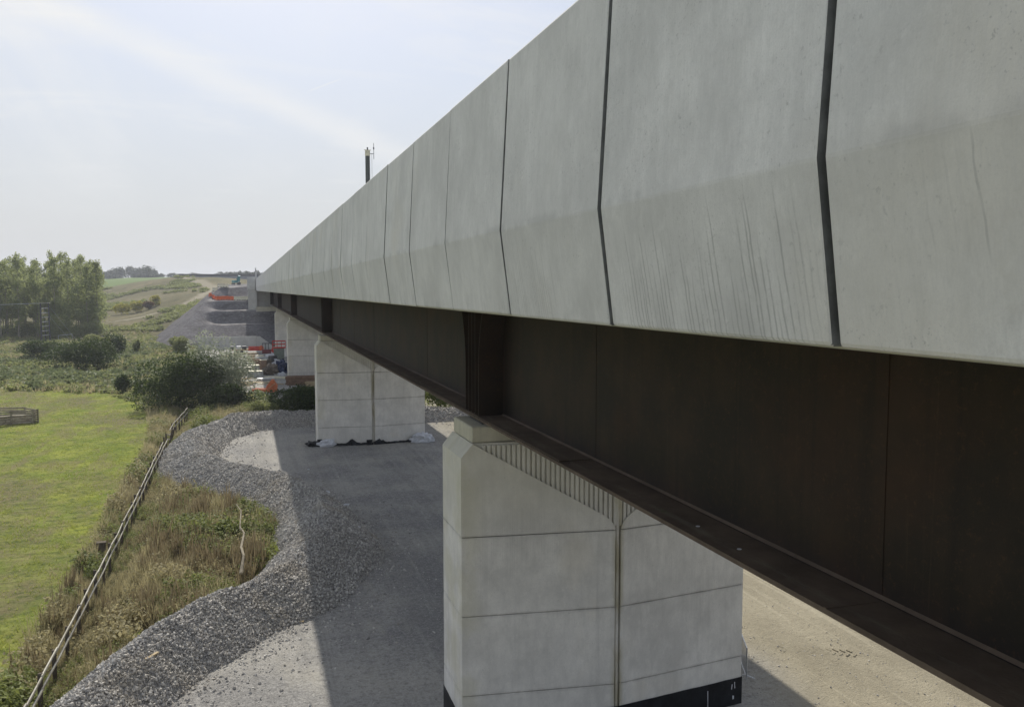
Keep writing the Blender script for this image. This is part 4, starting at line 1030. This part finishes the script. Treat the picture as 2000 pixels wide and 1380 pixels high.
# ------------------------------------------------------------------ timber pole frame by the plantation
pf = thing('pole_frame', 'tall black timber pole frame with pale rungs before plantation', 'pole frame', (-43.4, 217, T1(-43.4, 217)))
pz = 9.0
for x, y in ((-.65, -1.2), (.65, 1.2)): MB().tube([(x, y, -.3), (x * .92, y * .92, pz)], [.19, .15], 10).build('pole', m_dark, pf)
MB().tube([(-.1, .2, 0), (-.1, .2, 5.2)], .08, 8).build('middle_pole', m_dark, pf)
for i in range(7): MB().tube([(-.62, -1.15, 1.7 + i * 1.02), (.62, 1.15, 1.75 + i * 1.02)], .065, 6).build('rung', m_galv, pf)
MB().tube([(.9, 1.5, pz + .02), (-.9, -1.5, pz - .02)], .08, 6).build('top_beam', m_wood, pf)
for i, (a, c_, lb) in enumerate((((-43.9, 216, 9.0), (-80, 222, 8.7), 'pale overhead cable running left from the pole frame'), ((-42.8, 218, 8.6), (-38.2, 222, .6), 'thin guy wire slanting down right from the pole frame'), ((-42.8, 218, 6.2), (-39.3, 221, .6), 'lower thin guy wire on the right of pole frame'))):
    a, c_ = Vector(a), Vector(c_); mid = (a + c_) / 2 - Vector((0, 0, .5 if i == 0 else .1))
    tag(MB().tube([a, mid, c_], .055 if i == 0 else .022, 6).build('overhead_cable' if i == 0 else 'guy_wire', m_galv), lb, 'cable')
gt = thing('field_rail', 'pale tubular rail to the right of the pole frame', 'railing', (-41.2, 219, T1(-41.2, 219)))
MB().tube([(0, 0, 0), (0, 0, 1.5)], .06, 6).build('post', m_galv, gt); MB().tube([(2.9, 0, 0), (2.9, 0, 1.7)], .06, 6).build('post', m_galv, gt); MB().tube([(0, 0, 1.4), (2.9, 0, 1.7)], .06, 6).build('rail', m_galv, gt)

# ------------------------------------------------------------------ mast behind the viaduct
ms = thing('drilling_mast', 'tall dark cylindrical mast with antenna rising behind the parapet', 'mast', (17.5, 125, 0))
MB().tube([(0, 0, 0), (0, 0, 31.9)], .33, 18).build('mast_tube', m_mast, ms)
MB().tube([(0, 0, 31.3), (0, 0, 32.1)], .37, 18).build('head_collar', m_cream, ms)
MB().tube([(0, 0, 32.1), (0, 0, 32.55)], .10, 8).build('head_stub', m_dark, ms)
MB().box(-.5, .5, -.06, .06, 32.12, 32.2).build('head_plate', m_cream, ms)
MB().box(.3, .95, -.05, .05, 31.6, 31.72).build('bracket', m_galv, ms)
MB().tube([(.9, 0, 30.9), (.9, 0, 33.2)], .035, 6).build('antenna', m_dark, ms)
MB().tube([(.9, 0, 32.3), (.9, 0, 32.6)], .09, 8).build('antenna_sensor', m_dark, ms)
MB().tube([(.62, 0, 31.6), (.62, 0, 0.1)], .018, 5).build('hoist_rope', m_dark, ms)
MB().box(-1.4, 1.4, -2.2, 2.2, .9, 2.6).bevel(.15).build('machine_house', m_mast, ms)
for s in (-1, 1): MB().box(s * 1.5 - .35, s * 1.5 + .35, -2.4, 2.4, 0, .9).bevel(.2).build('track', m_dark, ms)

# ------------------------------------------------------------------ works on and around the embankment
def barrier(mat, loc, rz, label, group, name):
    o = thing(name, label, 'barrier', loc, rz, group); 
    MB().prism([(-.25, 0), (.25, 0), (.22, .22), (.09, .42), (.08, .95), (-.08, .95), (-.09, .42), (-.22, .22)], -.72, .72).bevel(.02).build('barrier_body', mat, o)
    for s in (-.35, .35): MB().box(-.262, .262, s - .16, s + .16, .06, .19).build('fork_slot', m_dark, o)
    return o
def row(p, q, n, mat, label, group, name, skip=0):
    for i in range(n):
        t = (i + .5) / n; x, y = p[0] + (q[0] - p[0]) * t, p[1] + (q[1] - p[1]) * t
        barrier(mat, (x, y, T1(x, y) - .02), -math.atan2(q[0] - p[0], q[1] - p[1]) + random.uniform(-.08, .08), label, group, name)
row((-8.0, 216.5), (-5.9, 211.6), 3, m_orange, 'orange plastic barrier in the row slanting back on embankment', 'slanting orange barriers', 'plastic_barrier')
row((-5.9, 211.3), (-2.4, 211.2), 3, m_orange, 'orange plastic barrier facing front on embankment ledge', 'front orange barriers', 'plastic_barrier')
row((-2.3, 211.2), (2.3, 211.0), 4, m_cream, 'cream plastic barrier on embankment ledge beside wing wall', 'cream barriers', 'plastic_barrier')
row((-7.2, 220), (-3.6, 218.4), 3, m_cream, 'cream barrier in the row behind the orange ones', 'rear cream barriers', 'plastic_barrier')
ex = thing('excavator', 'teal tracked excavator working on top of the embankment', 'excavator', (-2.4, 300, T1(-2.4, 300)), rad(200)); ex.scale = (.82,) * 3
for s in (-1, 1): MB().box(s * 1.1 - .28, s * 1.1 + .28, -1.8, 1.8, 0, .8).bevel(.22).build('track', m_dark, ex)
MB().box(-1.2, 1.2, -1.7, 1.3, .9, 1.9).bevel(.12).build('house', m_teal, ex)
MB().box(-1.2, -.25, -.1, 1.3, 1.92, 3.0).bevel(.1).build('cab', m_teal, ex); MB().box(-1.22, -.23, .1, 1.1, 2.2, 2.85).build('cab_window', m_glass, ex)
MB().prism([(.9, 1.6), (3.0, 3.9), (4.6, 3.6), (4.6, 3.3), (3.1, 3.45), (1.2, 1.3)], -.18, .18, 'x').build('boom', m_teal, ex)
MB().prism([(4.4, 3.8), (4.8, 3.6), (4.0, 1.2), (3.7, 1.3)], -.14, .14, 'x').build('arm', m_teal, ex); MB().prism([(3.6, 1.3), (4.2, 1.2), (4.0, .3), (3.3, .45)], -.5, .5, 'x').build('bucket', m_dark, ex)
MB().box(-1.0, 1.0, -2.1, -1.705, 1.0, 1.9).bevel(.1).build('counterweight', m_white, ex)
ob = thing('overbridge', 'distant concrete overbridge with dark parapet across the cutting', 'bridge', (-5, 520, 0))
MB().box(-22, 40, -4, 4, 16.6, 19.7).build('bridge_beam', simple('bluish_concrete', (.24, .25, .29), .8), ob)
MB().box(-30, 40, -4.2, -3.9, 19.72, 20.9).build('bridge_parapet', m_dark, ob)
MB().box(3, 8, -3, 3, 12, 17.88).build('bridge_pier', m_conc_far, ob); MB().box(-30, -20, -3.8, 3.8, 10, 19.71).build('bridge_abutment_wall', m_conc_far, ob)
st_ = thing('concrete_post', 'small pale concrete post standing above parapet end', 'post', (3.5, 262, T1(3.5, 262)))
MB().box(-.25, .25, -.25, .25, 0, 4.4).bevel(.04).build('shaft', m_conc_far, st_); MB().box(-.16, .16, -.16, .16, 4.402, 5.2).bevel(.05).build('cap', m_conc_far, st_)
lw = thing('retaining_wall', 'low concrete retaining wall with sloping end at embankment foot', 'wall', (-2, 184, 0))
for i in range(5): MB().box(-7.2 + i * 2.3, -7.2 + (i + 1) * 2.3 - .02, -.2, .2, -.2, 2.45).bevel(.015).build('wall_panel', m_conc_far, lw)
MB().prism([(4.31, -.2), (4.31, 2.45), (5.0, 2.45), (7.4, .5), (7.4, -.2)], -.2, .2).build('sloping_panel', m_conc_far, lw)

# ------------------------------------------------------------------ stored materials beside the piers
def planks(name, label, loc, rz, nx, nz, w, t, L, mat, seed, jit=.05, tilt=0):
    o = thing(name, label, 'timber', loc, rz); r = random.Random(seed)
    me = MB().box(-w / 2 + .01, w / 2 - .01, -L / 2, L / 2, 0, t * .94).mesh('plank'); me.materials.append(mat)
    for j in range(nz):
        for i in range(nx): link('plank', me, None, o, ((i - nx / 2 + .5) * w, r.uniform(-jit, jit) * 4, j * t), (tilt, 0, r.uniform(-jit, jit)))
    return o
def pallet_stack(label, loc, rz, n, load=None, mat=m_timber):
    o = thing('pallet_stack', label, 'pallets', loc, rz)
    sl = MB().box(-.6, .6, -.05, .05, 0, .025).mesh('deck_board'); bl = MB().box(-.05, .05, -.5, .5, 0, .09).mesh('stringer'); sl.materials.append(mat); bl.materials.append(mat)
    for k in range(n):
        for x in (-.5, 0, .5): link('stringer', bl, None, o, (x, 0, k * .15 + .0))
        for i in range(5): link('deck_board', sl, None, o, (random.uniform(-.02, .02), -.44 + i * .22, k * .15 + .095))
    if load: MB().box(-.55, .55, -.48, .48, n * .15 + .001, n * .15 + load[0]).bevel(.05).jitter(.03, n).build('load', load[1], o)
    return o
def crate(label, loc, rz, s, mat, name='storage_crate'):
    o = thing(name, label, 'crate', loc, rz); x, y, z = s
    MB().box(-x / 2, x / 2, -y / 2, y / 2, .1, z).bevel(.03).build('crate_body', mat, o); MB().box(-x / 2 - .03, x / 2 + .03, -y / 2 - .03, y / 2 + .03, z + .002, z + .07).bevel(.01).build('lid', m_cream, o)
    for i in (-1, 1): MB().box(i * x * .35 - .06, i * x * .35 + .06, -y / 2, y / 2, 0, .098).build('skid', m_timber, o)
def roll(label, loc, rz, r, L, mat):
    o = thing('sheeting_roll', label, 'roll', loc, rz)
    MB().tube([(-L / 2, 0, r), (L / 2, 0, r)], r, 14).build('roll_body', mat, o); MB().tube([(-L / 2 - .1, 0, r), (L / 2 + .1, 0, r)], .08, 8).build('core_tube', m_timber, o)
# red plant and steelwork by the retaining wall
rm = thing('flat_trailer', 'red flatbed works trailer before the low concrete wall', 'trailer', (1.8, 169.5, 0))
MB().box(-4.2, 1.0, -.9, .9, .55, .8).bevel(.03).build('bed', m_timber, rm); MB().box(-1.2, 1.2, -.95, -.85, .5, 1.35).build('side_board', m_red, rm)
for x in (-3.2, -2.4): MB().tube([(x, -1.0, .3), (x, 1.0, .3)], .3, 12).build('wheel', m_dark, rm)
for x in (-4.0, -2.9, -1.9): MB().box(x - .45, x + .35, -.8, .8, .803, 1.35).bevel(.04).build('load', m_dark if x < -3.5 else (m_white if x < -2.5 else m_dark), rm)
MB().tube([(1.15, -1.0, 1.0), (1.15, -.7, 1.0)], .45, 14).build('reflector_disc', m_orange, rm)
cg = thing('steel_cage', 'dark steel cage of red frames right of the red trailer', 'cage', (4.0, 168.2, 0))
MB().box(-.9, 1.1, -.6, .6, 0, .7).bevel(.05).build('base_box', simple('maroon_paint', (.18, .03, .035), .6), cg)
for x in (-.85, -.3, .3, 1.05):
    for y in (-.55, .55): MB().tube([(x, y, .7), (x, y, 1.9)], .045, 6).build('upright', m_dark, cg)
for y in (-.55, .55): MB().tube([(-.85, y, 1.88), (1.05, y, 1.88)], .045, 6).build('top_rail', m_dark, cg)
al = thing('access_platform', 'red railed access platform beside farthest visible pier', 'platform', (5.4, 150, 0))
MB().box(-.75, .95, -.8, .8, .2, 2.15).bevel(.04).build('cabinet', m_dkgreen, al); MB().box(-1.0, 1.2, -.9, .9, 2.152, 2.3).build('deck', m_red, al)
for x in (-.95, -.2, .5, 1.15): MB().tube([(x, -.85, 2.3), (x, -.85, 3.4)], .05, 6).build('rail_post', m_red, al)
for z in (2.85, 3.4): MB().box(-1.0, 1.2, -.9, -.82, z - .09, z + .09).build('guard_rail', m_red, al)
MB().box(-1.1, -.8, -.9, .3, .9, 2.1).bevel(.03).build('ladder_box', m_red, al)
for s in (-.5, .7): MB().tube([(s, -.85, .22), (s, .85, .22)], .22, 10).build('wheel', m_dark, al)
planks('plank_stack', 'long pale planks laid in front of the red trailer', (-.4, 166.8, 0), rad(90), 3, 2, .25, .12, 5.2, m_timber, 1)
planks('plank_stack', 'low stack of timber boards left among materials', (-2.6, 160, 0), rad(80), 5, 3, .22, .10, 3.6, m_timber, 2)
planks('plank_stack', 'loose pale boards scattered beyond the willow', (-.8, 152, 0), rad(60), 4, 2, .22, .08, 3.0, m_wood, 3, .2)
pallet_stack('pallets stacked beside loaded ones near the pale boards', (1.0, 152.5, 0), .3, 6)
pallet_stack('pallet with pale sacks in the middle of materials yard', (2.4, 150, 0), .1, 2, (.7, m_cream))
pallet_stack('loaded pallet left of the grey sheeting roll', (1.1, 143, 0), .2, 3, (.6, m_timber))
pallet_stack('pallet with dark load behind the rubble', (4.2, 140, 0), .5, 2, (1.3, m_dark))
pallet_stack('pallet with dark drum load beside the navy tarpaulin', (3.2, 134.5, 0), .15, 2, (1.1, m_post))
pallet_stack('pallet with brown load in front of the sheeting roll', (2.0, 136, 0), -.2, 4, (.8, m_brownwood))
pallet_stack('low pallet near the orange chute', (.2, 112.5, 0), .6, 2)
roll('grey sheeting roll lying across two pallets', (2.6, 145, .0), .2, .55, 2.4, m_greyc)
roll('smaller grey roll behind the first roll', (3.7, 147.5, .0), .5, .45, 2.0, m_dkgreen)
crate('grey storage crate with pale lid, upper of two', (.9, 130, 0), .1, (2.0, 1.4, 1.0), m_greyc)
crate('grey storage crate with pale lid, nearer of two', (1.3, 121.5, 0), -.15, (1.9, 1.4, .9), m_greyc)
crate('dark upright crate right of the grey crates', (2.5, 129, 0), .05, (.9, .9, 1.8), m_brownwood)
crumple('tarpaulin', 'navy blue tarpaulin heap against third pier', 'tarpaulin', m_navy, (5.0, 127.5, 0), (.9, 1.2, 1.3), 5)
crumple('plastic_sheet', 'white sheeting heap behind the navy tarpaulin', 'sheet', m_white, (5.0, 139.5, 0), (1.1, .8, .7), 6)
crumple('plastic_sheet', 'white draped sheet beside the access platform', 'sheet', m_white, (4.2, 146.5, 0), (.5, .5, 1.1), 7)
crumple('rubble_heap', 'brown rubble heap left of the navy tarpaulin', 'rubble', m_rock, (3.8, 127, 0), (1.0, .9, .95), 8)
crumple('rubble_heap', 'dark mossy rubble heap in front of dark crate', 'rubble', m_post, (2.9, 124.8, 0), (.8, .8, .7), 9)
crumple('plastic_sheet', 'small white sheet by the yard foot of third pier', 'sheet', m_white, (4.9, 124, 0), (.5, .5, .3), 10)
planks('plank_stack', 'pale concrete kerb planks lying toward third pier', (4.2, 119.6, 0), rad(62), 2, 2, .35, .14, 3.4, m_cream, 5)
planks('plank_stack', 'timber poles lying loose before the grey crates', (.6, 114.5, 0), rad(70), 5, 2, .2, .1, 4.2, m_timber, 6, .18)
planks('plank_stack', 'bleached boards spread left of the orange chute', (-.4, 109.5, 0), rad(50), 5, 1, .25, .1, 3.6, m_wood, 7, .25)
planks('plank_stack', 'small pile of white battens right of the orange chute', (4.3, 105, 0), rad(30), 3, 1, .15, .08, 1.6, m_white, 8, .2)
sl_ = thing('steel_plate', 'pale grey steel plate propped flat behind the orange chute', 'plate', (2.6, 117.2, 0)); MB().box(-1.1, 1.1, -.7, .7, .3, .36).bevel(.015).build('plate', m_galv, sl_)
for x in (-.8, .8): MB().box(x - .08, x + .08, -.6, .6, 0, .298).build('bearer', m_timber, sl_)
oc = thing('orange_chute', 'orange steel hopper chute standing at the yard edge', 'chute', (2.95, 104.2, 0), rad(-8))
MB().prism([(-.55, 0), (.55, 0), (.62, .75), (.2, 1.5), (-.05, 1.45), (-.62, .7)], -.45, .45).bevel(.03).build('hopper', m_orange2, oc)
MB().tube([(-.5, -.47, .35), (.4, -.47, 1.05)], .035, 6).build('brace_bar', m_timber, oc)
for s in (-.4, .4): MB().box(s - .05, s + .05, -.55, .55, -.05, .09).build('skid', m_dark, oc)
for i, (x, y, rz, lb) in enumerate(((1.9, 104.6, 75, 'orange barrier rail lying left of the hopper chute, rear one'), (1.5, 103.6, 66, 'orange barrier rail lying left of the hopper chute, front one'))):
    o = thing('barrier_rail', lb, 'rail', (x, y, .05), rad(rz)); MB().box(-.12, .12, -.9, .9, .1, .4).bevel(.03).build('board', m_orange2, o)
    for s in (-.7, .7): MB().box(-.3, .3, s - .06, s + .06, 0, .098).build('foot', m_dark, o)
planks('plank_stack', 'long stack of brown stained timber in shade between piers', (8.2, 111.2, 0), rad(90), 5, 5, .3, .22, 6.5, m_brownwood, 9)
planks('plank_stack', 'short stack of brown timber nearer second pier, in shade', (9.2, 108.2, 0), rad(88), 3, 3, .3, .22, 4.0, m_timber, 10)

rc = random.Random(77)
for i in range(12):
    x, y = rc.uniform(-2.5, 4.6), rc.uniform(122, 158)
    pallet_stack('small loaded pallet among the crowded site materials', (x, y, 0), rc.uniform(-.8, .8), rc.randint(1, 4), (rc.uniform(.3, .9), rc.choice((m_cream, m_greyc, m_timber, m_brownwood, m_dark, m_white, m_wood)))).__setitem__('group', 'pallets crowded among the site materials')
for i in range(9):
    planks('plank_stack', 'loose pale boards strewn among the crowded site materials', (rc.uniform(-2.5, 3.5), rc.uniform(106, 160), rc.uniform(0, .05)), rc.uniform(0, 3), rc.randint(2, 4), rc.randint(1, 2), .24, .09, rc.uniform(1.8, 3.6), rc.choice((m_timber, m_wood, m_cream)), 40 + i, .25)['group'] = 'loose boards among the site materials'
# ------------------------------------------------------------------ air
hz = MB().box(-2700, 2700, -2700, 2700, -2.5, 62).build('haze', None)
k = bpy.data.materials.new('haze_air'); k.use_nodes = True; t = k.node_tree; t.nodes.clear()
v = t.nodes.new('ShaderNodeVolumePrincipled'); v.inputs['Color'].default_value = (.86, .90, 1, 1); v.inputs['Density'].default_value = .00030; v.inputs['Anisotropy'].default_value = .3
oo = t.nodes.new('ShaderNodeOutputMaterial'); t.links.new(v.outputs[0], oo.inputs['Volume'])
hz.data.materials.append(k); tag(hz, 'pale hazy air over the whole scene', 'haze', None, 'stuff')
